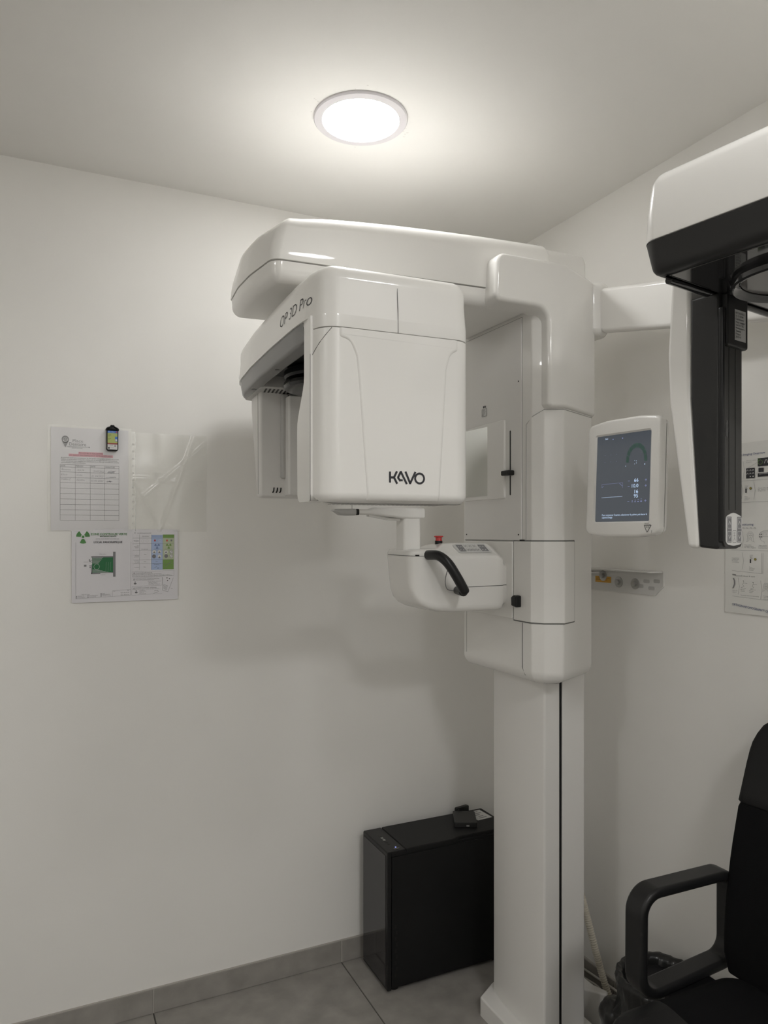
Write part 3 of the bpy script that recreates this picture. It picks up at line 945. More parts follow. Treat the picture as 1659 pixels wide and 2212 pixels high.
# --- cephalometric arm, head and sensor
B_ = Vector((.985, .1715, 0)).normalized(); A_ = Vector((.1715, -.985, 0)).normalized()
P0 = Vector((.93, .943, 0))
CE = lambda b, a, z: P0 + B_ * b + A_ * a + Vector((0, 0, z))
Sx = Vector((1.42, 1.60, 0))
def armsec(L, z0, z1, th):
    o = []
    for q, z in fillet(rect(0, z0, th, z1), .012, 4):
        o.append(Sx + A_ * L + B_ * q + Vector((0, 0, z)))
    return o
bm = bmesh.new()
add_rings(bm, [armsec(L, 2.013 - .165 * L + i, 2.138 - .165 * L - i, .032) for L, i in ((.0, .02), (.006, .007), (.02, 0), (.30, 0), (.60, 0))])
cam_ = obj('cephalometric_arm', bm, WHITE, MC, angle=50)
obj('arm_hub', shell(bmesh.new(), fillet([(1.395, 1.60), (1.425, 1.585), (1.455, 1.590), (1.475, 1.62), (1.47, 1.68), (1.395, 1.69)], .02, 6), prof(2.005, 2.157, .02, .02, 5)), WHITE, cam_, angle=50)
seam('hub_seam', [Sx + A_ * .004 + B_ * (-.0005) + Vector((0, 0, z)) for z in (2.02, 2.075, 2.13)], cam_, .0012)
hd_out = fillet(rect(0, 0, .60, .46), .03, 7)
chd = shellobj('cephalometric_head', hd_out, [(1.9425, .0015), (1.944, 0), (1.99, .002), (2.02, .006)] + [(2.065 - .035 * (1 - math.sin(k / 6 * math.pi / 2)), .008 + .035 * (1 - math.cos(k / 6 * math.pi / 2))) for k in range(1, 7)], WHITE, MC, CE, angle=60)
shellobj('black_underbody', hd_out, [(1.888, .026), (1.8885, .021), (1.891, .015), (1.896, .011), (1.902, .009), (1.938, .001), (1.941, .001)], CHARCOAL, chd, CE, angle=50)
seam('head_seam', [CE(b, a, 1.9418) for b, a in offset(hd_out, .0006)] , chd, .0009)
shellobj('gloss_panel', offset(hd_out, .034), prof(1.886, 1.889, .001, 0, 2), GLOSSBLACK, chd, CE)
obj('edge_rail', tube(bmesh.new(), [CE(.05, .024, 1.885), CE(.17, .024, 1.885)], .007, 16), GLOSSBLACK, chd)
obj('edge_rail', tube(bmesh.new(), [CE(.29, .024, 1.885), CE(.56, .024, 1.885)], .007, 16), GLOSSBLACK, chd)
# rotating ear-post ring
rc = Vector((1.168, .812, 1.872))
bm = bmesh.new()
n = 48
rings = []
for r, z in ((.095, .014), (.112, .014), (.114, .008), (.112, .001), (.108, -.001), (.100, .002), (.095, .008)):
    rings.append([bm.verts.new((rc.x + r * math.cos(2 * math.pi * k / n), rc.y + r * math.sin(2 * math.pi * k / n), rc.z + z)) for k in range(n)])
rings.append(rings[0])
for a, b in zip(rings[:-1], rings[1:]):
    for k in range(n):
        bm.faces.new((a[k], a[(k + 1) % n], b[(k + 1) % n], b[k]))
obj('ear_post_ring', bm, GLOSSBLACK, chd)
bm = bmesh.new()
lathe(bm, rc, [(.094, .010), (.094, .013)], 48)
obj('ring_disc', bm, mat('smoky_clear_disc', (.16, .15, .145), .10, .6), chd)
RC = lambda u, v, q: rc + B_ * u + A_ * q + Vector((0, 0, v))
obj('ear_post_plate', shell(bmesh.new(), fillet([(-.072, -.148, .012), (.072, -.148, .012), (.072, .010, .0), (-.072, .010, .0)], .005, 4), prof(-.008, .008, .002, .002, 2), RC), BLACK, chd)
# vertical sensor
CBZ = lambda u, v, q: CE(q, u, v)                       # profile in a,z extruded along b
b0, b1 = .187, .264
bl = fillet([(-.021, 1.888, .0), (-.021, 1.70, .05), (-.004, 1.421, .004), (.036, 1.417, .008), (.036, 1.888, 0)], .004, 4)
sen = shellobj('cephalometric_sensor', bl, prof(b0, b1, .005, .010, 4), CHARCOAL, MC, CBZ, angle=50)
wsn = fillet([(-.022, 1.955, .012), (-.022, 1.70, .05), (-.002, 1.419, .010), (-.0265, 1.4185, .010), (-.066, 1.70, .10), (-.070, 1.79, .2), (-.060, 1.955, .012)], .004, 6)
shellobj('white_back_shell', wsn, prof(b0 - .001, b1 + .004, .0085, .0085, 5), WHITE, sen, CBZ, angle=50)
facep = [(b0 + .0125, 1.421), (b1 - .004, 1.421), (b1 - .004, 1.80), (b0 + .0125, 1.80)]
shellobj('front_face', fillet(facep, .008, 4), prof(.0355, .0385, 0, .0012, 2), DARKFACE, sen, lambda u, v, q: CE(u, q, v))
for q in (.028, .050):
    seam('face_groove', [CE(b0 + q, .0386, z) for z in (1.49, 1.79)], sen, .0006, BLACK)
boxobj('indicator_window', b0 + .018, b0 + .023, 1.625, 1.655, .038, .0392, MIDGREY, sen, r=.0004, rc=.0015, mp=lambda u, v, q: CE(u, q, v))
boxobj('top_housing', b0 + .010, b1 + .006, 1.79, 1.888, .020, .046, CHARCOAL, sen, r=.005, mp=lambda u, v, q: CE(u, q, v))
boxobj('rail_strip', b0 - .0005, b0 + .008, 1.43, 1.86, .034, .044, BLACK, sen, r=.003, mp=lambda u, v, q: CE(u, q, v))
bm = bmesh.new()
for r_, wdt in ((0, 0),):
    quad(bm, lambda u, v: CE(b0 + u, .0464, v), .034, 1.803, .072, 1.860)
flat('rating_sticker', bm, LABELW, sen)
bm = bmesh.new()
for k, s_ in enumerate(('REF 2303 00562', 'SN  CP 001984', 'Cephalometric', 'Image receptor', 'Input 24 V DC', 'Manufactured in', 'Tuusula', 'Finland', '2022-01')):
    text(bm, lambda u, v: CE(b0 + u, .0467, v), s_, .037, 1.852 - k * .0055, .0052, width=(.030, .026, .028, .031, .027, .031, .018, .016, .018)[k])
flat('sticker_print', bm, INK, sen)
kq = lambda d: (lambda u, v, q: CE(u, .0385 + q + d, v))
shellobj('keypad_plate', fillet([(b0 + .0165, 1.427, .01), (b0 + .0165, 1.478, .008), (b0 + .042, 1.4865, .03), (b0 + .0715, 1.478, .008), (b0 + .0715, 1.427, .01), (b0 + .042, 1.4235, .04)], .006, 5), prof(-.001, .0014, 0, .0006, 2), LABELW, sen, kq(0))
for u in (.0195, .0535):
    shellobj('key_field', fillet(rect(b0 + u, 1.430, b0 + u + .0155, 1.478), .002, 3), prof(0, .0018, 0, .0003, 2), INKG, sen, kq(0))
bm = bmesh.new()
kf = lambda u, v: CE(b0 + u, .0406, v)
for u in (.0195, .0535):
    for vv, s_ in ((1.466, 1), (1.441, -1)):
        c = u + .00775
        for a in ((-.0062, -.0095, .0062, -.0095), (-.0062, .0095, .0062, .0095), (-.0062, -.0095, -.0062, .0095), (.0062, -.0095, .0062, .0095)):
            line(bm, kf, c + a[0], vv + a[1], c + a[2], vv + a[3], .0007)
        line(bm, kf, c - .0036, vv - .003 * s_, c, vv + .0035 * s_, .0012); line(bm, kf, c, vv + .0035 * s_, c + .0036, vv - .003 * s_, .0012)
flat('key_arrows', bm, LABELW, sen)
bm = bmesh.new()
kf = lambda u, v: CE(b0 + u, .0402, v)
for a in ((.0385, 1.430, .050, 1.430), (.0385, 1.452, .050, 1.452), (.0385, 1.430, .0385, 1.452), (.050, 1.430, .050, 1.452)):
    line(bm, kf, *a, .0008)
ring2(bm, kf, .04425, 1.4475, .0012, .002, 10)
for a in ((.04425, 1.4455, .04425, 1.438), (.041, 1.4425, .0475, 1.4425), (.0415, 1.434, .04425, 1.438), (.047, 1.434, .04425, 1.438)):
    line(bm, kf, *a, .0008)
flat('key_symbol', bm, INKG, sen)

# ================================================================== wall bracket behind the column
WB = empty('wall_bracket', (1.598, 1.75, 1.30), 'grey steel angle bracket bolted to the right wall behind the column', 'bracket')
W2 = lambda d: (lambda u, v: Vector((X1 - d, u, v)))
vp = [(1.525, 1.335), (1.525, 1.296, .004), (1.555, 1.268, .006), (1.975, 1.268, .006), (1.975, 1.335)]
shellobj('back_plate', fillet(vp, .001, 3), [(X1 - .005, 0), (X1 - .0005, 0)], BRACKET, WB, lambda u, v, q: Vector((q, u, v)))
obj('top_flange', shell(bmesh.new(), fillet([(X1 - .0005, 1.525), (X1 - .055, 1.530), (X1 - .050, 1.60), (X1 - .058, 1.68), (X1 - .058, 1.82), (X1 - .050, 1.90), (X1 - .055, 1.97), (X1 - .0005, 1.975)], .01, 4), [(1.335, 0), (1.339, 0)]), BRACKET, WB)
for y, z in ((1.7675, 1.314), (1.70, 1.298), (1.632, 1.297)):
    a = obj('washer', lathe(bmesh.new(), (X1 - .005, y, z), [(.0165, 0), (.0165, -.002), (.015, -.0028)], 24, 'x'), STEEL, WB)
    obj('bolt_head', lathe(bmesh.new(), (X1 - .0078, y, z), [(.0085, 0), (.0085, -.006), (.0075, -.0075)], 6, 'x'), STEEL, WB, smooth=False, wn=False)
for y, z in ((1.588, 1.307), (1.549, 1.3095), (1.569, 1.288), (1.612, 1.292)):
    boxobj('slot_hole', y - .012, y + .012, z - .0055, z + .0055, -.0006, .001, mat('slot_grey', (.46, .455, .445), .6) if y == 1.588 else bpy.data.materials['slot_grey'], WB, r=.0003, rc=.004, mp=lambda u, v, q: Vector((X1 - .005 + q, u, v)))
bm = bmesh.new(); quad(bm, lambda u, v: Vector((X1 - .0056, u, v)), 1.803, 1.293, 1.7325, 1.312)
wl = flat('warning_label', bm, ORANGE, WB)
bm = bmesh.new()
f = lambda u, v: Vector((X1 - .0060, 1.803 - u, v))
for a, b in (((.004, 1.300), (.012, 1.300)), ((.012, 1.300), (.008, 1.3075)), ((.008, 1.3075), (.004, 1.300))):
    line(bm, f, a[0], a[1], b[0], b[1], .0006)
text(bm, f, 'Tighten all mounting screws', .014, 1.3055, .004, width=.050); text(bm, f, 'before use of the unit', .014, 1.300, .004, width=.040)
flat('label_print', bm, INK, WB)
boxobj('link_plate', 1.42, 1.575, 1.762, 1.815, 1.323, 1.328, WHITE2, WB, r=.001)
for z0, z1 in ((1.3285, 1.350), (1.306, 1.3225)):
    obj('clamp_bolt', lathe(bmesh.new(), (1.555, 1.792, z0), [(.008, 0), (.008, z1 - z0)], 6), STEEL, WB, smooth=False, wn=False)

# ================================================================== papers on the back wall
W1 = lambda d: (lambda u, v: Vector((u, Y1 - d, v)))
WS = lambda u, v, q: Vector((u, Y1 - .0012 - q, v))
# layout units of the printed sheets -> metres on the wall
def lay1(d):
    return lambda x, y: Vector((.0285 + (x - 122) / 3405, Y1 - d, 1.4545 + (1095 - y) / 3064))
def wrinkle(seed, amp):
    rnd = random.Random(seed)
    P = [(rnd.uniform(0, 6.3), rnd.uniform(2, 11), rnd.uniform(-9, 9), rnd.uniform(.3, 1)) for _ in range(6)]
    def f(u, v):
        s = sum(a * math.sin(kx * u + ky * v + ph) for ph, kx, ky, a in P)
        return amp * (.5 + .5 * math.tanh(s * .6)) + .0008
    return f
sh = tag(gridsheet('paper_form', .0285, .2385, 1.4545, 1.7515, 14, 18, lambda u, v, q: Vector((u, Y1 - .0016 - q, v)), PAPER, None, lambda u, v: .0012 * math.sin(3 * u) * (v > .9) * 0, loc=(.1335, Y1 - .002, 1.4545)),
         'white sign-off form with a table, inside the left plastic pocket', 'paper sheet')
bm = bmesh.new(); f = lay1(.0022)
for s_, y in (('NOM', 0), ('PRÉNOM', 1), ('DATE', 2), ('SIGNATURE', 3)):
    text(bm, f, s_, 0, 0, 1) if False else None
def txt(bm, f, s_, x, y, size, width=None, align='L', **k):
    """text in layout units with y growing downwards"""
    text(bm, lambda u, v: f(x + u, y - v), s_, 0, 0, size, width, align, **k)
cols = [205, 340, 478, 613, 747]
rows = [512, 534, 578, 626, 672, 720, 768, 816, 864, 912, 958, 1004]
for c in cols: line(bm, f, c, rows[0], c, rows[-1], 2.0)
for r_ in rows: line(bm, f, cols[0], r_, cols[-1], r_, 2.0)
for s_, c in zip(('NOM', 'PRÉNOM', 'DATE', 'SIGNATURE'), cols): txt(bm, f, s_, c + 6, rows[1] - 5, 17)
txt(bm, f, 'PROCÉDURE DE RÉALISATION', 374, 413, 20, 218); txt(bm, f, 'DES RADIOS PANORAMIQUES ET RÉTROALVÉOLAIRES', 286, 433, 20, 396)
for k, s_ in enumerate(("Je reconnais avoir pris connaissance du fait qu'une radiographie dentaire est un acte", "médical, et qu'elle doit à ce titre être réalisée par un chirurgien-dentiste exclusivement.", 'Toute personne non qualifiée se substituant à ce rôle est considérée comme', 'contrevenante et étant en infraction.')):
    txt(bm, f, s_, 212, 455 + k * 14.5, 14, (534, 520, 534, 226)[k])
flat('printed_text', bm, INK, sh)
bm = bmesh.new()
quad(bm, lay1(.0020), 370, 416, 597, 395); quad(bm, lay1(.0020), 282, 437, 690, 415)
flat('highlighter', bm, PINK, sh)
bm = bmesh.new()
txt(bm, f, 'Place', 318, 312, 40, 94, thin=-.4); txt(bm, f, 'Dentaire', 286, 343, 42, 154)
line(bm, f, 268, 352, 470, 352, 3); disc(bm, f, 468, 352, 6, 10); txt(bm, f, 'CENTRE DENTAIRE', 310, 367, 12, 98)
ring2(bm, f, 251, 290, 22, 33, 28); ring2(bm, f, 251, 290, 9, 17, 20)
polyf(bm, f, [(221, 304), (281, 304), (251, 362)]); ring2(bm, f, 251, 290, 20, 24)
flat('clinic_logo', bm, INKG, sh)
bm = bmesh.new()
f2 = lay1(.0019)
disc(bm, lay1(.0023), 251, 292, 21, 24)
flat('logo_field', bm, PAPER, sh)
bm = bmesh.new(); f3 = lay1(.0025)
ring2(bm, f3, 251, 290, 9, 17, 20)
polyf(bm, f3, [(243, 284), (259, 284), (257, 300), (253, 294), (249, 294), (245, 300)])
flat('tooth_emblem', bm, INKG, sh)
bm = bmesh.new(); f4 = lay1(.0023)
hand = [('Bonenve', 218, 563, 84), ('ALICIA', 358, 565, 64), ('20/03/2022', 506, 572, 100), ('Elice', 212, 608, 56), ('Celie', 354, 610, 52), ('02 /04/2022', 490, 616, 110), ('MARIUZ', 216, 650, 84), ('Sandra', 352, 652, 72), ('05/05/2022', 484, 657, 116)]
for s_, x, y, w_ in hand: txt(bm, f4, s_, x, y, 24, w_, thin=-.5, shear=.25)
def scr(x, y, w_, h_, n, seed):
    rnd = random.Random(seed)
    return [(x + w_ * k / n + rnd.uniform(-4, 4), y + h_ * math.sin(k * 1.9) * rnd.uniform(.4, 1)) for k in range(n + 1)]
stroke(bm, f4, scr(640, 568, 70, 14, 16, 1), 2); stroke(bm, f4, [(640, 580), (665, 556), (700, 560), (672, 582), (655, 572), (716, 556)], 2)
stroke(bm, f4, [(622, 618), (720, 616)], 2); stroke(bm, f4, scr(655, 612, 60, 5, 18, 2), 2)
stroke(bm, f4, [(624, 656), (685, 652)], 2); stroke(bm, f4, scr(638, 652, 34, 9, 16, 3), 2.5)
flat('handwriting', bm, PEN, sh)

pk1 = tag(gridsheet('plastic_pocket', .0195, .2465, 1.4535, 1.7575, 26, 30, lambda u, v, q: Vector((u, Y1 - .0030 - q, v)), FILM, None, wrinkle(5, .0022), loc=(.133, Y1 - .003, 1.4535)),
          'clear plastic pocket on the back wall that holds the sign-off form', 'plastic pocket')
wr = wrinkle(11, .0045)
def fold(u, v):
    d = wr(u, v)
    for (a, b, c, s, h_) in ((.80, .60, -.28, .02, .004), (.55, -.84, .22, .014, .004), (.05, 1, -.54 - .0, .010, .0035), (.9, -.43, -.32, .016, .004)):
        t = a * u + b * v + c
        d += h_ * math.exp(-(t / s) ** 2)
    return d
pk2 = tag(gridsheet('plastic_pocket', .250, .469, 1.452, 1.748, 44, 52, lambda u, v, q: Vector((u, Y1 - .0012 - q, v)), FILM, None, fold, loc=(.36, Y1 - .003, 1.452)),
          'empty crumpled clear plastic pocket to the right of the form', 'plastic pocket')
bm = bmesh.new()
yy = 1.455
hz = [1.7235 - .0135 * k - (.008 if k % 2 else 0) for k in range(20)]
g = lambda u, v: Vector((u, Y1 - .0042, v))
edges = [1.4525]
hs = [1.475 + k * .0215 for k in range(12)]
last = 1.4525
for h_ in hs:
    quad(bm, g, .2462, last, .2585, h_ - .003)
    quad(bm, g, .2462, h_ - .003, .2495, h_ + .003); quad(bm, g, .2548, h_ - .003, .2585, h_ + .003)
    last = h_ + .003
quad(bm, g, .2462, last, .2585, 1.7495)
flat('binding_strip', bm, plastic_film('milky_binding_strip', .12, .25), pk2)
bm = bmesh.new()
for h_ in hs:
    ring2(bm, lambda u, v: Vector((u, Y1 - .0045, v)), .252, h_, .0022, .0031, 14, R(20), R(200))
flat('hole_rim', bm, INKL, pk2)['kind'] = 'stuff'
seam('pocket_edge', [(.2585, Y1 - .006, 1.453), (.2590, Y1 - .006, 1.6), (.2585, Y1 - .006, 1.749)], pk2, .0005, plastic_film('pocket_edge_film', .3, .3))

# zone notice (landscape)
def lay2(d):
    return lambda x, y: Vector((.0835 + (x - 110) / 4950, Y1 - d, 1.2465 + (1085 - y) / 4714))
nt_ = tag(gridsheet('radiation_zone_notice', .0830, .3815, 1.2455, 1.4585, 12, 8, lambda u, v, q: Vector((u, Y1 - .0052 - q, v)), PAPER, None, lambda u, v: .0, loc=(.233, Y1 - .003, 1.2455)),
          'landscape paper notice with green radiation symbol and floor plan under the pockets', 'notice')
N1, N2, N3 = lay2(.0056), lay2(.0060), lay2(.0064)
bm = bmesh.new()
def trefoil(bm, f, cx, cy, r, k=1.0):
    disc(bm, f, cx, cy, r * .2, 14, r * .2)
    for a in (150, 30, 270):
        ring2(bm, lambda u, v: f(u, cy - (v - cy)), cx, cy, r * .32, r, 6, R(a - 28), R(a + 28))
trefoil(bm, N2, 258, 190, 92)
txt(bm, N2, 'ZONE CONTROLEE VERTE', 358, 166, 40, 497, thin=.9); [txt(bm, N2, 'INTERMITTENTE', 486 + q, 191, 24, 222) for q in (-.9, 0, .9)]
flat('green_print', bm, GREEN, nt_)
bm = bmesh.new()
txt(bm, N2, "LIMITES AUX HEURES D'OUVERTURE", 430, 225, 17, 315); [txt(bm, N2, 'LOCAL PANORAMIQUE', 402 + q, 277, 38, 388) for q in (-1.2, 0, 1.2)]
for a in ((162, 265, 162, 1035), (910, 262, 905, 1010), (160, 1035, 905, 1010), (655, 940, 655, 1022), (655, 940, 905, 930)):
    line(bm, N2, *a, 2.2)
txt(bm, N2, 'OPERATOIRE 1', 474, 436, 16, 94); txt(bm, N2, 'TOILETTE', 492, 720, 14, 66); txt(bm, N2, 'COULOIR', 262, 540, 14, 62)
for x, y in ((343, 505), (343, 523), (352, 588), (352, 610)): disc(bm, N2, x, y, 9, 10)
ring2(bm, N2, 370, 525, 10, 16, 16); quad(bm, N2, 270, 598, 303, 572)
for k, (s_, x, y, w_) in enumerate((('Tableau de zonage', 236, 985, 108), ('Générateur RX', 188, 1005, 86), ('Arrêt d\'urgence', 188, 1024, 96), ('Interrupteur général', 338, 1000, 118), ('Commande RX', 338, 1019, 92), ('Voyant', 514, 976, 40), ('Signal lumineux', 514, 992, 110), ('Contacteur de porte', 514, 1010, 120), ('Réf.', 862, 946, 24), ('Lu', 668, 950, 22), ('Salarié - 80 mSv max', 768, 977, 118), ('Salarié - 80 mSv max', 768, 1006, 118))):
    txt(bm, N2, s_, x, y, 15, w_)
for x, y in ((172, 1003), (172, 1022), (324, 1000), (324, 1019), (500, 974), (500, 992), (500, 1010)): disc(bm, N2, x, y, 7, 10)
# right table
for x in (1033, 1202, 1367, 1532): line(bm, N2, x, 158, x - 4, 660, 1.8)
line(bm, N2, 940, 135, 940, 665, 1)
for y in (210, 290, 380, 516, 571): line(bm, N2, 935, y, 1530, y, 2)
txt(bm, N2, "CONDITIONS D'ACCES", 998, 146, 18, 200); ring2(bm, N2, 968, 138, 6, 9, 14)
for s_, x, y, w_ in (('Généralités', 1070, 187, 96), ('Signalisation', 950, 248, 72), ('lumineuse', 965, 262, 56), ('Zone', 995, 320, 28), ('délimitée', 955, 334, 68), ('signalée', 968, 348, 54), ('Conditions', 950, 454, 72), ("d'accès", 968, 466, 52), ('autorisé', 955, 478, 66), ('Dosimétrie', 958, 535, 64), ('du', 1005, 548, 16), ('personnel', 962, 562, 60), ('Formation', 962, 624, 60), ('Néant', 1098, 446, 32), ('Néant', 1094, 546, 34), ('Néant', 1092, 623, 34), ('Non délimitée', 1060, 371, 92),
                     ('Zone surveillée', 1242, 369, 82), ('Zone contrôlée', 1394, 369, 110), ('Obligatoire', 1262, 545, 34), ('Radioprotection des', 1216, 578, 122), ('travailleurs', 1240, 592, 74)):
    txt(bm, N2, s_, x, y, 13, w_)
for x, y in ((1241, 412), (1316, 412), (1412, 412), (1316, 482)):
    disc(bm, N3, x, y + 6, 16, 12, 8); disc(bm, N3, x, y - 8, 6, 8)
line(bm, N3, 1408, 622, 1486, 544, 5); stroke(bm, N3, [(1244, 632), (1262, 622), (1282, 614)], 3); quad(bm, N3, 1286, 640, 1306, 634)
for a in ((932, 680, 1530, 676), (1530, 676, 1528, 750), (932, 756, 1528, 750), (932, 680, 932, 756), (928, 770, 1356, 765), (1356, 765, 1354, 880), (926, 890, 1354, 882), (922, 1012, 1354, 1000), (926, 890, 922, 1012)):
    line(bm, N2, *a, 1.6)
for s_, x, y, w_, z_ in (('CONSIGNES SPECIFIQUES', 974, 708, 238, 18), ('AUTORISATIONS & RESPONSABILITES', 974, 794, 340, 18), ('INCIDENT, ACCIDENT, URGENCES', 974, 918, 300, 18),
                         ("Respecter le port obligatoire du badge (passif) : zone intermittente.", 936, 722, 414, 12), ("Toute exposition doit être justifiée, optimisée et limitée : le port d'équipement est obligatoire.", 936, 736, 540, 12), ('La pratique est réservée aux personnes habilitées, la surveillance est assurée.', 936, 749, 570, 12),
                         ('Seules les personnes autorisées peuvent intervenir', 936, 806, 302, 12), ('Personnel compétent en radioprotection', 1148, 826, 194, 12), ('Médecin du travail', 1162, 840, 110, 12), ('Chirurgien-dentiste', 1162, 854, 128, 12), ('Responsable du dispositif', 1162, 868, 164, 12),
                         ("Prévenir en cas d'incident le conseiller en radioprotection au :", 936, 934, 384, 12), ('Conseiller en', 1032, 950, 72, 12), ('Radioprotection', 1032, 962, 96, 12), ('SAMU 15', 1032, 986, 60, 12), ('06 12 34 56 78', 1032, 998, 92, 12)):
    txt(bm, N2, s_, x, y, z_, w_)
for y in (703, 790): ring2(bm, N2, 956, y, 6, 10, 14)
stroke(bm, N2, [(946, 922), (966, 922), (956, 904), (946, 922)], 3)
for x, y in ((970, 850), (986, 975)):
    disc(bm, N2, x, y, 20, 12, 11); disc(bm, N2, x, y - 22, 8, 8)
stroke(bm, N2, scr(1240, 958, 60, 10, 14, 7), 2); stroke(bm, N2, [(1230, 994), (1280, 984), (1306, 968)], 3)
# tilted card outline
cd = [(1362, 768), (1360, 955), (1440, 978), (1518, 780)]
stroke(bm, N2, cd, 3)
for k in range(5): line(bm, N3, 1368 + k * 2, 870 + k * 15, 1440 - k * 4, 895 + k * 14, 3)
for x, y in ((1426, 780), (1462, 792), (1434, 818)): disc(bm, N3, x, y, 9, 8)
txt(bm, N2, '2022', 1482, 938, 13, 28)
flat('black_print', bm, INKG, nt_)
bm = bmesh.new()
quad(bm, N1, 380, 688, 668, 460)
for x in (1410, 1490):
    pass
flat('floor_plan_fill', bm, DKGREEN, nt_)
bm = bmesh.new()
quad(bm, N2, 664, 745, 697, 397); quad(bm, N2, 368, 702, 490, 690); quad(bm, N2, 368, 700, 380, 572); quad(bm, N2, 368, 475, 668, 457); quad(bm, N2, 368, 690, 668, 682)
flat('floor_plan_walls', bm, INKG, nt_)
bm = bmesh.new()
for k in range(9): line(bm, N3, 384, 474 + k * 10, 528 - k * 7 - (k % 2) * 10, 466 + k * 10 + 12, 2.6)
for k in range(5): line(bm, N3, 384, 640 + k * 11, 480 + k * 40, 648 + k * 10, 2.6)
for x in (570, 600, 630): line(bm, N3, x, 540, x - 6, 660, 1)
ring2(bm, N3, 440, 602, 36, 39, 20)
flat('floor_plan_hatching', bm, PAPER, nt_)
bm = bmesh.new()
quad(bm, N1, 1200, 662, 1363, 165)
flat('blue_column', bm, PALEBLUE, nt_)
bm = bmesh.new()
quad(bm, N1, 1367, 515, 1530, 207)
flat('pale_green_column', bm, mat('pale_olive_print', (.50, .56, .40), .8), nt_)
bm = bmesh.new()
quad(bm, N1, 1367, 207, 1530, 160); quad(bm, N1, 1366, 657, 1524, 517); trefoil(bm, N3, 1451, 322, 40)
flat('olive_column', bm, OLIVE, nt_)
bm = bmesh.new()
trefoil(bm, N3, 1283, 322, 40)
txt(bm, N3, 'Intermittente, zone bleue', 1208, 180, 13, 150); txt(bm, N3, 'signal lumineux blanc', 1212, 194, 13, 144)
flat('blue_print', bm, mat('greyblue_print', (.22, .28, .48), .8), nt_)
bm = bmesh.new()
for x, y in ((1252, 243), (1426, 245)): quad(bm, N3, x - 11, y + 13, x + 11, y - 11)
flat('red_lamp_icons', bm, RED, nt_)
bm = bmesh.new()
for x, y in ((1073, 250), (1141, 250), (1322, 245)): ring2(bm, N3, x, y, 16, 20, 16)
for x, y in ((1241, 405), (1316, 405), (1412, 410), (1488, 410), (1316, 472), (1488, 468)):
    disc(bm, N2, x, y, 27, 18)
flat('icon_discs', bm, LABELW, nt_)
bm = bmesh.new()
for x, y in ((1238, 470), (1414, 467)): disc(bm, N3, x, y, 27, 18)
for x, y in ((1488, 410), (1488, 468)): ring2(bm, N3, x, y, 23, 27, 18); line(bm, N3, x - 18, y + 18, x + 18, y - 18, 4)
quad(bm, N3, 1478, 256, 1502, 232)
flat('icon_marks', bm, INKG, nt_)

# dosimeter badge
DB = empty('dosimeter_badge', (.1925, Y1 - .016, 1.69), 'black clip-on dosimeter badge with a lime and blue label over the form', 'badge')
def DBm(u, v, q): return Vector((.1925 + u + .0006 * v * 100 * .03, Y1 - .0060 - q, 1.7015 + v))
bodyp = fillet([(-.0165, -.009, .004), (-.013, -.0135, .006), (.013, -.0135, .006), (.0165, -.009, .004), (.0165, .046, .002), (-.0165, .046, .002)], .004, 4)
obj('case', shell(bmesh.new(), bodyp, prof(0, .014, .001, .004, 3), DBm), BLACK, DB)
obj('shoulder_cap', shell(bmesh.new(), fillet([(-.0205, .046, .003), (.0205, .046, .003), (.016, .055, .006), (.006, .0585, .004), (.0055, .0625, .002), (-.0055, .0625, .002), (-.006, .0585, .004), (-.016, .055, .006)], .003, 4), prof(-.001, .017, .002, .005, 3), DBm), BLACK, DB)
obj('back_clip', shell(bmesh.new(), fillet(rect(-.0185, -.006, .0145, .048), .003, 3), prof(-.002, .004, 0, .001, 2), DBm), LABELW, DB)
DQ = lambda d: (lambda u, v: DBm(u, v, .014 + d))
for nm, a, m_ in (('white_label', (-.0135, -.0095, .0135, .0055), LABELW), ('red_band', (-.0135, .0055, .0135, .0095), mat('dark_red_label', (.30, .045, .045), .5)), ('lime_label', (-.0135, .0095, .0135, .0385), LIME), ('blue_band', (-.0135, .0385, .0135, .0450), MIDBLUE)):
    bm = bmesh.new(); quad(bm, DQ(.0003), *a); flat(nm, bm, m_, DB)
bm = bmesh.new(); quad(bm, DQ(.0006), .007, .0145, .0135, .0285); disc(bm, DQ(.0006), .0105, .0418, .0001, 6); flat('blue_square', bm, MIDBLUE, DB)
bm = bmesh.new(); quad(bm, DQ(.0008), .008, .0155, .0128, .0210); text(bm, DQ(.0006), 'Dosi - Photo', -.0115, .0402, .0045, width=.017); flat('white_print', bm, LABELW, DB)
bm = bmesh.new(); disc(bm, DQ(.0007), .0108, .0418, .002, 10); flat('red_dot', bm, RED, DB)
bm = bmesh.new()
for s_, u, v, w_ in (('Trim', -.0115, .034, .007), ('Dentaire', -.0115, .0312, .008), ('RX 22', -.0115, .0284, .005), ('panoram', -.0115, .0215, .007), ('pano', -.0115, .0192, .004), ('CLINIQUE', -.0118, .0022, .013)):
    text(bm, DQ(.0006), s_, u, v, .003, width=w_)
quad(bm, DQ(.0006), -.0118, -.0078, -.008, -.0025); line(bm, DQ(.0006), -.006, -.0042, .003, -.0042, .0004)
for k in range(3): line(bm, DQ(.0006), .005, -.0005 + k * .002, .0098, -.0005 + k * .002, .0009)
flat('black_print', bm, INK, DB)

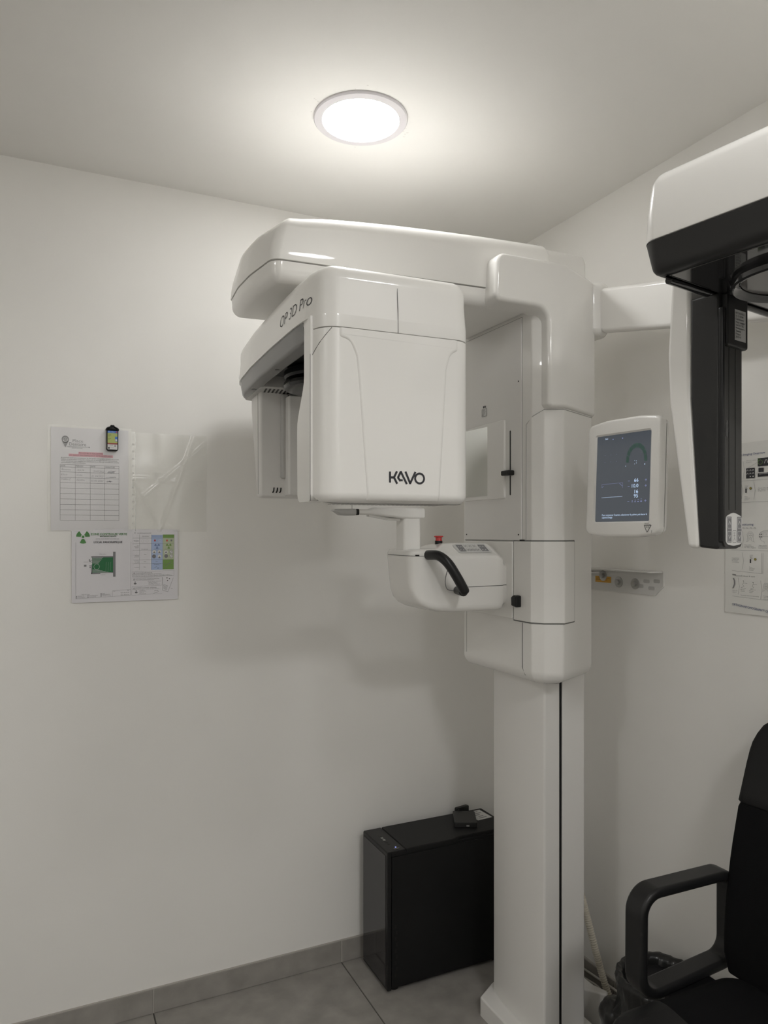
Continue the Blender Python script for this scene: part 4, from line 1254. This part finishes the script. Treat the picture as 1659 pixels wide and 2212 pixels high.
# ================================================================== posters on the right wall
def layp(d):
    return lambda x, y: Vector((X1 - d, 1.278 - (x - 302) * .00026, 1.448 + (251 - y / 5.03) * .00115))
def sheetw(name, y0, y1, z0, z1, d, label):
    o = gridsheet(name, y0, y1, z0, z1, 10, 8, lambda u, v, q: Vector((X1 - d - q, u, v)), PAPER2, None, lambda u, v: .0006 * math.sin(5 * u), loc=(X1 - .003, (y0 + y1) / 2, z0))
    return tag(o, label, 'poster')
pA = sheetw('instruction_poster', 1.300, .955, 1.40, 1.6735, .0012, 'upper instruction poster on the right wall with blue headings and dark thumbnail images')
pB = sheetw('instruction_poster', 1.320, 1.013, 1.2450, 1.4580, .0034, 'lower instruction poster on the right wall with drawings of heads, under the upper one')
Q = layp(.0028)
Qb = layp(.0050)
bm = bmesh.new()
txt(bm, Q, 'Panoramic Imaging Overview', 576, 415, 33, 385, 'R'); txt(bm, Q, 'Panoramic Positioning', 452, 1182, 33, 285, 'R')
flat('heading_print', bm, INKB, pA)
bm = bmesh.new()
for a in ((150, 694, 1500, 690), (150, 932, 1500, 920)): line(bm, Q, *a, 2)
def chev(bm, f, x, y0, y1):
    stroke(bm, f, [(x, y0), (x + 16, (y0 + y1) / 2), (x, y1)], 2)
chev(bm, Q, 338, 480, 668); chev(bm, Q, 320, 715, 905); chev(bm, Q, 455, 708, 900)
for s_, x, y, w_ in (('Choose imaging', 375, 478, 105), ('program', 375, 496, 60), ('Panoramic', 250, 565, 50), ('settings', 250, 582, 50), ('patient', 255, 600, 50), ('Press', 358, 872, 30), ('exposure', 358, 888, 52), ('button', 358, 903, 42), ('Open the image', 500, 786, 140), ('for review and', 500, 801, 120), ('diagnosis', 500, 816, 80), ('Insert', 280, 795, 36), ('the bite', 280, 822, 36), ('block', 280, 836, 30)):
    txt(bm, Q, s_, x, y, 13, w_)
txt(bm, Q, 'P1 - P2 - P3 - P4 - P5 - P9', 476, 1219, 22, 225, 'R')
line(bm, Q, 385, 560, 500, 500, 2); line(bm, Q, 465, 660, 540, 520, 2)
# hand with switch
def handp(bm, f, x, y):
    for k in range(4): stroke(bm, f, [(x - 6 + k * 5, y + 40), (x - 10 + k * 8, y + 18), (x - 6 + k * 10, y)], 1.6)
    stroke(bm, f, [(x - 8, y + 36), (x + 14, y + 44), (x + 22, y + 30)], 1.6)
handp(bm, Q, 370, 742)
flat('grey_print', bm, INKG, pA)
for a in ((372, 668, 466, 558), (498, 548, 640, 460), (498, 660, 640, 622), (506, 612, 560, 566)):
    bm = bmesh.new(); quad(bm, Q, *a); flat('thumbnail_image', bm, INK, pA)
bm = bmesh.new(); quad(bm, Q, 364, 826, 377, 780); disc(bm, Q, 421, 779, 14, 16); flat('black_print', bm, INK, pA)
bm = bmesh.new(); Q3 = layp(.0032)
for y in (580, 615): 
    for x in (390, 420, 450): stroke(bm, Q3, [(x - 8, y + 10), (x - 4, y - 4), (x + 4, y - 4), (x + 8, y + 10)], 4)
for x in (420, 450): quad(bm, Q3, x - 6, 655, x + 6, 645)
stroke(bm, Q3, [(570, 520), (580, 485), (596, 485), (606, 520)], 5); line(bm, Q3, 515, 632, 620, 632, 3)
flat('thumbnail_light_details', bm, LABELW, pA)
bm = bmesh.new()
ring2(bm, Q3, 526, 505, 22, 25, 20); ring2(bm, Q3, 514, 472, 10, 13, 12)
flat('green_circles', bm, OLIVE, pA)
bm = bmesh.new()
disc(bm, Q3, 421, 779, 11, 14)
flat('yellow_trefoil', bm, YELLOW, pA)
bm = bmesh.new(); Q4 = layp(.0036)
for k in range(3): ring2(bm, Q4, 421, 779, 3, 9, 4, R(60 + 120 * k), R(120 + 120 * k))
flat('trefoil_blades', bm, INK, pA)
# lower poster
bm = bmesh.new()
for a in ((215, 1452, 1500, 1462), (222, 1682, 545, 1700), (545, 1480, 545, 1700), (560, 1480, 558, 1702), (225, 1966, 1500, 2010)): line(bm, Qb, *a, 2)
chev(bm, Qb, 335, 1240, 1425); chev(bm, Qb, 335, 1478, 1664); chev(bm, Qb, 290, 1760, 1944); chev(bm, Qb, 535, 1775, 1972)
for s_, x, y, w_ in (('Align patient', 360, 1398, 74), ('midsagittal plane', 360, 1413, 100), ('to the light', 360, 1428, 122), ('Align patient', 514, 1402, 90), ('Frankfort', 514, 1417, 90), ('horizontal', 514, 1430, 90), ('Ask patient to', 220, 1545, 80), ('swallow and', 220, 1560, 76), ('lift tongue', 220, 1576, 66), ('hold position', 220, 1592, 82), ('Press', 414, 1640, 32), ('exposure', 414, 1655, 58), ('button', 414, 1671, 44),
                     ('Chin rest', 226, 1908, 56), ('support', 226, 1924, 46), ('Mouth', 318, 1890, 44), ('closed', 318, 1906, 44), ('Mouth', 414, 1898, 44), ('open', 414, 1914, 34), ('The patient must not move during', 320, 1952, 195), ('Image', 566, 1940, 60), ('closed', 566, 1956, 60), ('mouth', 566, 1972, 60)):
    txt(bm, Qb, s_, x, y, 13, w_)
[txt(bm, Qb, 'TMJ', 224 + q, 1736, 22, 38) for q in (-.8, 0, .8)]; txt(bm, Qb, '| mouth closed & open', 270, 1742, 20, 205)
handp(bm, Qb, 430, 1500)
def face(bm, f, x, y, s=1):
    pts = [(x + 26 * s * math.cos(a) * (1 - .15 * (math.sin(a) > 0)), y + 34 * s * math.sin(a)) for a in [2 * math.pi * k / 18 for k in range(19)]]
    stroke(bm, f, pts, 1.6)
    stroke(bm, f, [(x - 34 * s, y + 62 * s), (x - 30 * s, y + 10 * s), (x - 34 * s, y - 20 * s), (x - 16 * s, y - 46 * s), (x + 16 * s, y - 46 * s), (x + 36 * s, y - 20 * s), (x + 32 * s, y + 10 * s), (x + 36 * s, y + 62 * s)], 1.6)
    stroke(bm, f, [(x - 14 * s, y + 30 * s), (x - 14 * s, y + 50 * s), (x - 46 * s, y + 66 * s)], 1.6); stroke(bm, f, [(x + 14 * s, y + 30 * s), (x + 14 * s, y + 50 * s), (x + 48 * s, y + 66 * s)], 1.6)
    line(bm, f, x, y - 34 * s, x, y + 34 * s, 1.4)
    for q in (-10, 10): disc(bm, f, x + q * s, y - 6 * s, 4, 8)
    line(bm, f, x - 8 * s, y + 16 * s, x + 8 * s, y + 16 * s, 2)
face(bm, Qb, 424, 1298); face(bm, Qb, 590, 1836, .8)
stroke(bm, Qb, [(520, 1295), (530, 1260), (560, 1242), (610, 1240), (650, 1262)], 2); stroke(bm, Qb, [(524, 1300), (534, 1318), (528, 1330), (548, 1350), (570, 1352), (575, 1376)], 2)
for k in range(5): stroke(bm, Qb, [(536 + k * 14, 1290), (544 + k * 14, 1260), (556 + k * 14, 1244)], 1.4)
line(bm, Qb, 520, 1300, 640, 1303, 2)
stroke(bm, Qb, [(234, 1765), (248, 1790), (250, 1830), (236, 1870), (226, 1880)], 10)
stroke(bm, Qb, [(244, 1762), (262, 1800), (258, 1840), (240, 1876)], 2)
for x, y in ((345, 1785), (450, 1793)):
    stroke(bm, Qb, [(x, y), (x + 10, y + 10), (x + 2, y + 34), (x - 6, y + 48), (x + 14, y + 62), (x - 24, y + 82), (x + 34, y + 88)], 2); line(bm, Qb, x + 8, y + 28, x + 46, y + 30, 2); disc(bm, Qb, x + 4, y + 6, 5, 8)
flat('grey_print', bm, INKG, pB)
bm = bmesh.new()
quad(bm, Qb, 420, 1590, 433, 1548); disc(bm, Qb, 478, 1549, 14, 16)
for x in (527, 545): disc(bm, Qb, x, 1278, 5, 8); disc(bm, Qb, x, 1306, 5, 8)
flat('black_print', bm, INK, pB)
bm = bmesh.new(); disc(bm, layp(.0053), 478, 1549, 11, 14); flat('yellow_trefoil', bm, YELLOW, pB)
bm = bmesh.new()
for k in range(3): ring2(bm, layp(.0056), 478, 1549, 3, 9, 4, R(60 + 120 * k), R(120 + 120 * k))
flat('trefoil_blades', bm, INK, pB)
bm = bmesh.new(); text(bm, lambda u, v: Qb(224 + u, 2068 + u * .11 - v), 'ORTHOPANTOMOGRAPH™ OP 3D', 0, 0, 36, 440)
flat('heading_print', bm, INKB, pB)

# ================================================================== computer tower
PC = empty('computer_tower', (1.21, 2.15, 0), 'matt black desktop computer tower standing on the floor against the back wall', 'computer')
body = boxobj('case_body', .995, 1.452, 2.060, 2.245, .012, .438, PCBODY, PC, r=.004)
boxobj('side_panel', 1.000, 1.450, 2.0565, 2.062, .020, .428, PCBODY, PC, r=.0015)
boxobj('front_frame', .984, .999, 2.0565, 2.247, .010, .444, BLACK, PC, r=.003)
boxobj('front_glass', .9825, .986, 2.068, 2.240, .020, .432, PCGLASS, PC, r=.001)
obj('top_lid', shell(bmesh.new(), fillet([(1.050, 2.058), (1.22, 2.056), (1.25, 2.066), (1.452, 2.064), (1.452, 2.245), (1.050, 2.245)], .006, 3), prof(.436, .447, 0, .003, 3)), PCBODY, PC)
strip = boxobj('control_strip', .986, 1.0485, 2.058, 2.246, .436, .4455, BLACK, PC, r=.002)
for k in range(5):
    boxobj('port', 1.012, 1.020, 2.185 - k * .016 - .010, 2.185 - k * .016, .4452, .4462, STEEL if k in (1, 2) else BLACK, PC, r=.0003)
boxobj('power_light', 1.024, 1.028, 2.082, 2.086, .4452, .4462, LED, PC, r=.0003)
boxobj('power_button', 1.014, 1.034, 2.068, 2.078, .4452, .4465, GLOSSBLACK, PC, r=.0003)
for x in (1.02, 1.40):
    for y in (2.085, 2.22):
        obj('foot', lathe(bmesh.new(), (x, y, 0), [(.014, 0), (.014, .013)], 16), BLACK, PC)
bm = bmesh.new()
for k in range(9): quad(bm, lambda u, v: Vector((u, 2.0561, v)), 1.010 + .003 * (k % 2), .05 + k * .019, 1.016 + .003 * (k % 2), .062 + k * .019)
flat('side_vent', bm, BLACK, PC)['kind'] = 'stuff'
bm = bmesh.new(); polyf(bm, lambda u, v: Vector((u, v, .4476)), [(1.372, 2.228), (1.378, 2.150), (1.440, 2.155), (1.436, 2.232)])
flat('licence_sticker', bm, LABELW, PC)
bm = bmesh.new()
for k in range(5): line(bm, lambda u, v: Vector((u, v, .4481)), 1.392 + (k % 2) * .006, 2.165 + k * .013, 1.425 - (k % 3) * .006, 2.167 + k * .013, .005)
flat('sticker_print', bm, INKG, PC)
# external drive and pen on top
drv = bmesh.new()
ang = math.atan2(.89, .46); dc = Vector((1.331, 2.1615, 0))
DR = lambda u, v, q: dc + Vector((u * math.cos(ang) - v * math.sin(ang), u * math.sin(ang) + v * math.cos(ang), q))
d_ = tag(obj('external_drive', shell(drv, fillet(rect(-.0525, -.0385, .0525, .0385), .004, 3), prof(.4475, .465, .002, .002, 2), DR), CHARCOAL, None, loc=(1.331, 2.1615, .4475)), 'small black external drive lying on the computer tower', 'hard drive')
obj('drive_port', shell(bmesh.new(), rect(-.0532, -.012, -.052, -.002), [(.452, 0), (.457, 0)], DR), STEEL, d_, smooth=False, wn=False)
dk = empty('card_reader', (1.37, 2.23, .4475), 'small black card reader behind the external drive on the tower', 'card reader')
obj('case', shell(bmesh.new(), fillet(rect(-.028, 0, .028, .024), .004, 4), prof(-.009, .009, .002, .002, 2), lambda u, v, q: Vector((1.362 + u * .985 + q * .17, 2.232 + u * .17 - q * .985 * .8, .4478 + v))), BLACK, dk)
obj('cable_stub', tube(bmesh.new(), smooth_path([(1.345, 2.222, .466), (1.332, 2.215, .462), (1.326, 2.205, .4505)], 5), .002, 6), BLACK, dk)

# ================================================================== hose and cables behind the column
hp = smooth_path([(1.475, 1.80, .50), (1.492, 1.775, .40), (1.508, 1.752, .30), (1.528, 1.728, .18), (1.548, 1.702, .07), (1.562, 1.676, .016), (1.560, 1.62, .0125)], 8)
dense = []
for a, b in zip(hp[:-1], hp[1:]):
    k = max(1, int((b - a).length / .0016))
    dense += [a.lerp(b, q / k) for q in range(k)]
obj('corrugated_hose', tube(bmesh.new(), dense, lambda i: (.0108, .0108, .0086, .0086)[i % 4], 10), HOSE, MC, wn=False, angle=25)
CABS = [([(1.582, 1.86, .045), (1.583, 1.78, .050), (1.584, 1.70, .056), (1.583, 1.655, .052), (1.584, 1.630, .030), (1.585, 1.615, .008), (1.585, 1.60, .0045)], .0035, 'white cable looping down the skirting right of the hose'),
        ([(1.585, 1.95, .0045), (1.585, 1.85, .010), (1.585, 1.78, .012), (1.585, 1.72, .0045), (1.583, 1.60, .0045), (1.58, 1.45, .0045)], .0035, 'white cable lying along the floor under the right skirting'),
        ([(1.572, 1.90, .020), (1.570, 1.82, .030), (1.566, 1.765, .040), (1.562, 1.735, .036), (1.566, 1.725, .015), (1.568, 1.715, .004)], .003, 'thin white cable in a tight loop left of the hose')]
for pts, r_, lb_ in CABS:
    tag(obj('cable', tube(bmesh.new(), smooth_path(pts, 8), r_, 8), CABLEW, None, wn=False, loc=pts[-1]), lb_, 'cable', 'cables behind the column')

# ================================================================== waste bin with black bag
BN = empty('waste_bin', (1.455, 1.40, 0), 'small waste bin lined with a crumpled black bag, behind the chair', 'bin')
obj('bin_body', lathe(bmesh.new(), (1.455, 1.40, 0), [(.078, 0), (.08, .004), (.094, .27), (.092, .275)], 32), BLACK, BN)
rnd = random.Random(9)
PH = [(rnd.uniform(0, 6.3), rnd.choice([5, 7, 9, 13, 17, 23]), rnd.uniform(20, 70)) for _ in range(6)]
def crumple(a, h_):   # folds of the thin bag
    return 1 + .035 * sum(math.sin(k * a + ph + q * h_) for ph, k, q in PH) / 2.2
bm = bmesh.new()
prb = [(.092, .04), (.100, .10), (.106, .16), (.112, .20), (.104, .235), (.108, .265), (.112, .288), (.108, .301), (.098, .300), (.090, .285), (.086, .24), (.082, .16), (.05, .08)]
lathe(bm, (1.455, 1.40, 0), prb, 72, 'z', crumple)
obj('bin_bag', bm, BAG, BN, wn=False, angle=180)
bm = bmesh.new()
bmesh.ops.create_icosphere(bm, subdivisions=4, radius=1)
from mathutils import noise as mn
for v in bm.verts:
    p = v.co.copy()
    n_ = 1 + .28 * mn.noise(p * 1.6 + Vector((3, 1, 2))) + .12 * abs(mn.noise(p * 4.0))
    v.co = Vector((1.400 + p.x * .046 * n_, 1.495 + p.y * .044 * n_, .150 + p.z * .055 * n_))
obj('bag_knot', bm, BAG, BN, wn=False, angle=180)

# ================================================================== office chair
CH = empty('office_chair', (1.22, .91, 0), 'black high-back office chair with looped armrests in the right foreground', 'chair')
CYC = .915
# seat cushion
def seatmap(u, v, q):
    drop = 0
    if u < 1.10: drop = -.9 * (1.10 - u) ** 2 / .12
    return Vector((u, v, q + drop))
so_ = fillet([(1.005, CYC - .20, .08), (.990, CYC, .3), (1.005, CYC + .20, .08), (1.06, CYC + .243, .08), (1.43, CYC + .240, .07), (1.43, CYC - .240, .07), (1.06, CYC - .243, .08)], .05, 8)
bm = shell(bmesh.new(), so_, [(.405, .03), (.402, .012), (.41, .004), (.43, 0), (.448, .004), (.458, .012), (.464, .025), (.468, .042), (.4695, .056)])
cut = [1.03, 1.06, 1.09, 1.12, 1.2]
for c_ in cut:
    bmesh.ops.bisect_plane(bm, geom=bm.verts[:] + bm.edges[:] + bm.faces[:], plane_co=(c_, 0, 0), plane_no=(1, 0, 0))
bmesh.ops.triangulate(bm, faces=[f for f in bm.faces if len(f.verts) > 4])
for v in bm.verts: v.co = seatmap(*v.co)
seat = obj('seat', bm, FABRIC, CH, wn=False, angle=60)
bm = shell(bmesh.new(), so_, [(.43, -.0015), (.449, .002), (.4595, .0105), (.4657, .024), (.4697, .0415), (.4712, .0555)])
for c_ in cut + [1.175]:
    bmesh.ops.bisect_plane(bm, geom=bm.verts[:] + bm.edges[:] + bm.faces[:], plane_co=(c_, 0, 0), plane_no=(1, 0, 0))
bmesh.ops.bisect_plane(bm, geom=bm.verts[:] + bm.edges[:] + bm.faces[:], plane_co=(1.150, CYC, 0), plane_no=(1, -.12, 0), clear_outer=True)
bmesh.ops.triangulate(bm, faces=[f for f in bm.faces if len(f.verts) > 4])
for v in bm.verts: v.co = seatmap(*v.co)
obj('seat_front_panel', bm, LEATHER, CH, wn=False, angle=60)
# backrest
def bx_(z):
    P = [(.46, 1.405), (.55, 1.412), (.62, 1.424), (.72, 1.446), (.83, 1.478), (.92, 1.508), (1.0, 1.530), (1.07, 1.542)]
    for (a, b), (c, d) in zip(P[:-1], P[1:]):
        if z <= c:
            t = (z - a) / (c - a); return b + (d - b) * t
    return P[-1][1]
def bhw(z):
    P = [(.46, .235), (.50, .248), (.60, .254), (.70, .258), (.83, .262), (.93, .262), (.97, .256), (1.0, .240), (1.025, .212), (1.045, .17), (1.06, .115), (1.066, .06)]
    for (a, b), (c, d) in zip(P[:-1], P[1:]):
        if z <= c:
            t = (z - a) / (c - a); t = t * t * (3 - 2 * t) if False else t
            return b + (d - b) * t
    return P[-1][1]
def backring(z, grow=0):
    h_ = bhw(z); th_ = .020 if z < 1.03 else .020 * (1.07 - z) / .04 + .002
    pts = []
    n_ = 40
    for k in range(n_):
        a = 2 * math.pi * k / n_
        c_, s_ = math.cos(a), math.sin(a)
        e = 5
        rr = (abs(c_) ** e + abs(s_) ** e) ** (-1 / e)
        y = (h_ + grow) * rr * c_; x = (th_ + grow) * rr * s_
        pts.append(Vector((bx_(z) + .018 + x - .035 * (1 - (y / .27) ** 2) * 0 - .018 * (abs(y) / .26) ** 3, CYC + y, z)))
    return pts
bm = bmesh.new()
add_rings(bm, [backring(z) for z in (.462, .48, .50, .54, .58, .62, .66, .70, .74, .78, .815)] + [backring(.826, -.003)])
obj('backrest', bm, FABRIC, CH, wn=False, angle=60)
bm = bmesh.new()
add_rings(bm, [backring(.824, -.003), backring(.829, .0015)] + [backring(z, .0015) for z in (.85, .88, .91, .94, .96, .98, 1.0, 1.0125, 1.025, 1.035, 1.045, 1.053, 1.060, 1.066)])
obj('head_panel', bm, LEATHER, CH, wn=False, angle=60)
# armrests
path = fillet([(1.172, .442, .046), (1.456, .462, .042), (1.456, .660, .042), (1.174, .665, .046)], .05, 9)
for sgn in (1, -1):
    sec = fillet(rect(-.0115, -.0265, .0115, .0265), .0085, 4)
    bm = bmesh.new()
    N = len(path)
    rings = []
    offs = {}
    for d, y in sec:
        pass
    ringlist = []
    for i in range(N):
        ringlist.append([])
    for d, y in sec:
        po = offset(path, d)
        for i in range(N):
            ringlist[i].append(Vector((po[i][0], CYC + sgn * (.282 + y), po[i][1])))
    ringlist.append(ringlist[0])
    vs = [[bm.verts.new(p) for p in r] for r in ringlist[:-1]]
    vs.append(vs[0])
    for a, b in zip(vs[:-1], vs[1:]):
        for k in range(len(sec)):
            j = (k + 1) % len(sec)
            bm.faces.new((a[k], a[j], b[j], b[k]))
    obj('armrest', bm, BLACKSOFT, CH, angle=50)
    boxobj('armrest_bracket', 1.24, 1.38, CYC + sgn * .245 - .035, CYC + sgn * .245 + .025, .395, .440, BLACK, CH, r=.004)
obj('gas_lift', lathe(bmesh.new(), (1.24, CYC, .08), [(.025, 0), (.025, .17), (.018, .18), (.018, .32)], 20), BLACK, CH)
boxobj('seat_plate', 1.13, 1.37, CYC - .10, CYC + .10, .385, .41, BLACK, CH, r=.006)
bm = bmesh.new()
boxobj('back_bracket', 1.36, 1.425, CYC - .04, CYC + .04, .395, .50, BLACK, CH, r=.006)
for k in range(5):
    a = R(36 + 72 * k + 54)
    c_, s_ = math.cos(a), math.sin(a)
    obj('base_leg', tube(bmesh.new(), [(1.24 + .02 * c_, CYC + .02 * s_, .105), (1.24 + .15 * c_, CYC + .15 * s_, .09), (1.24 + .275 * c_, CYC + .275 * s_, .068)], lambda i: (.024, .02, .014)[i], 10), BLACK, CH)
    p = (1.24 + .275 * c_, CYC + .275 * s_)
    obj('caster', lathe(bmesh.new(), (p[0], p[1] - .015, .026), [(.018, 0), (.026, .004), (.026, .026), (.018, .03)], 16, 'y'), BLACK, CH)
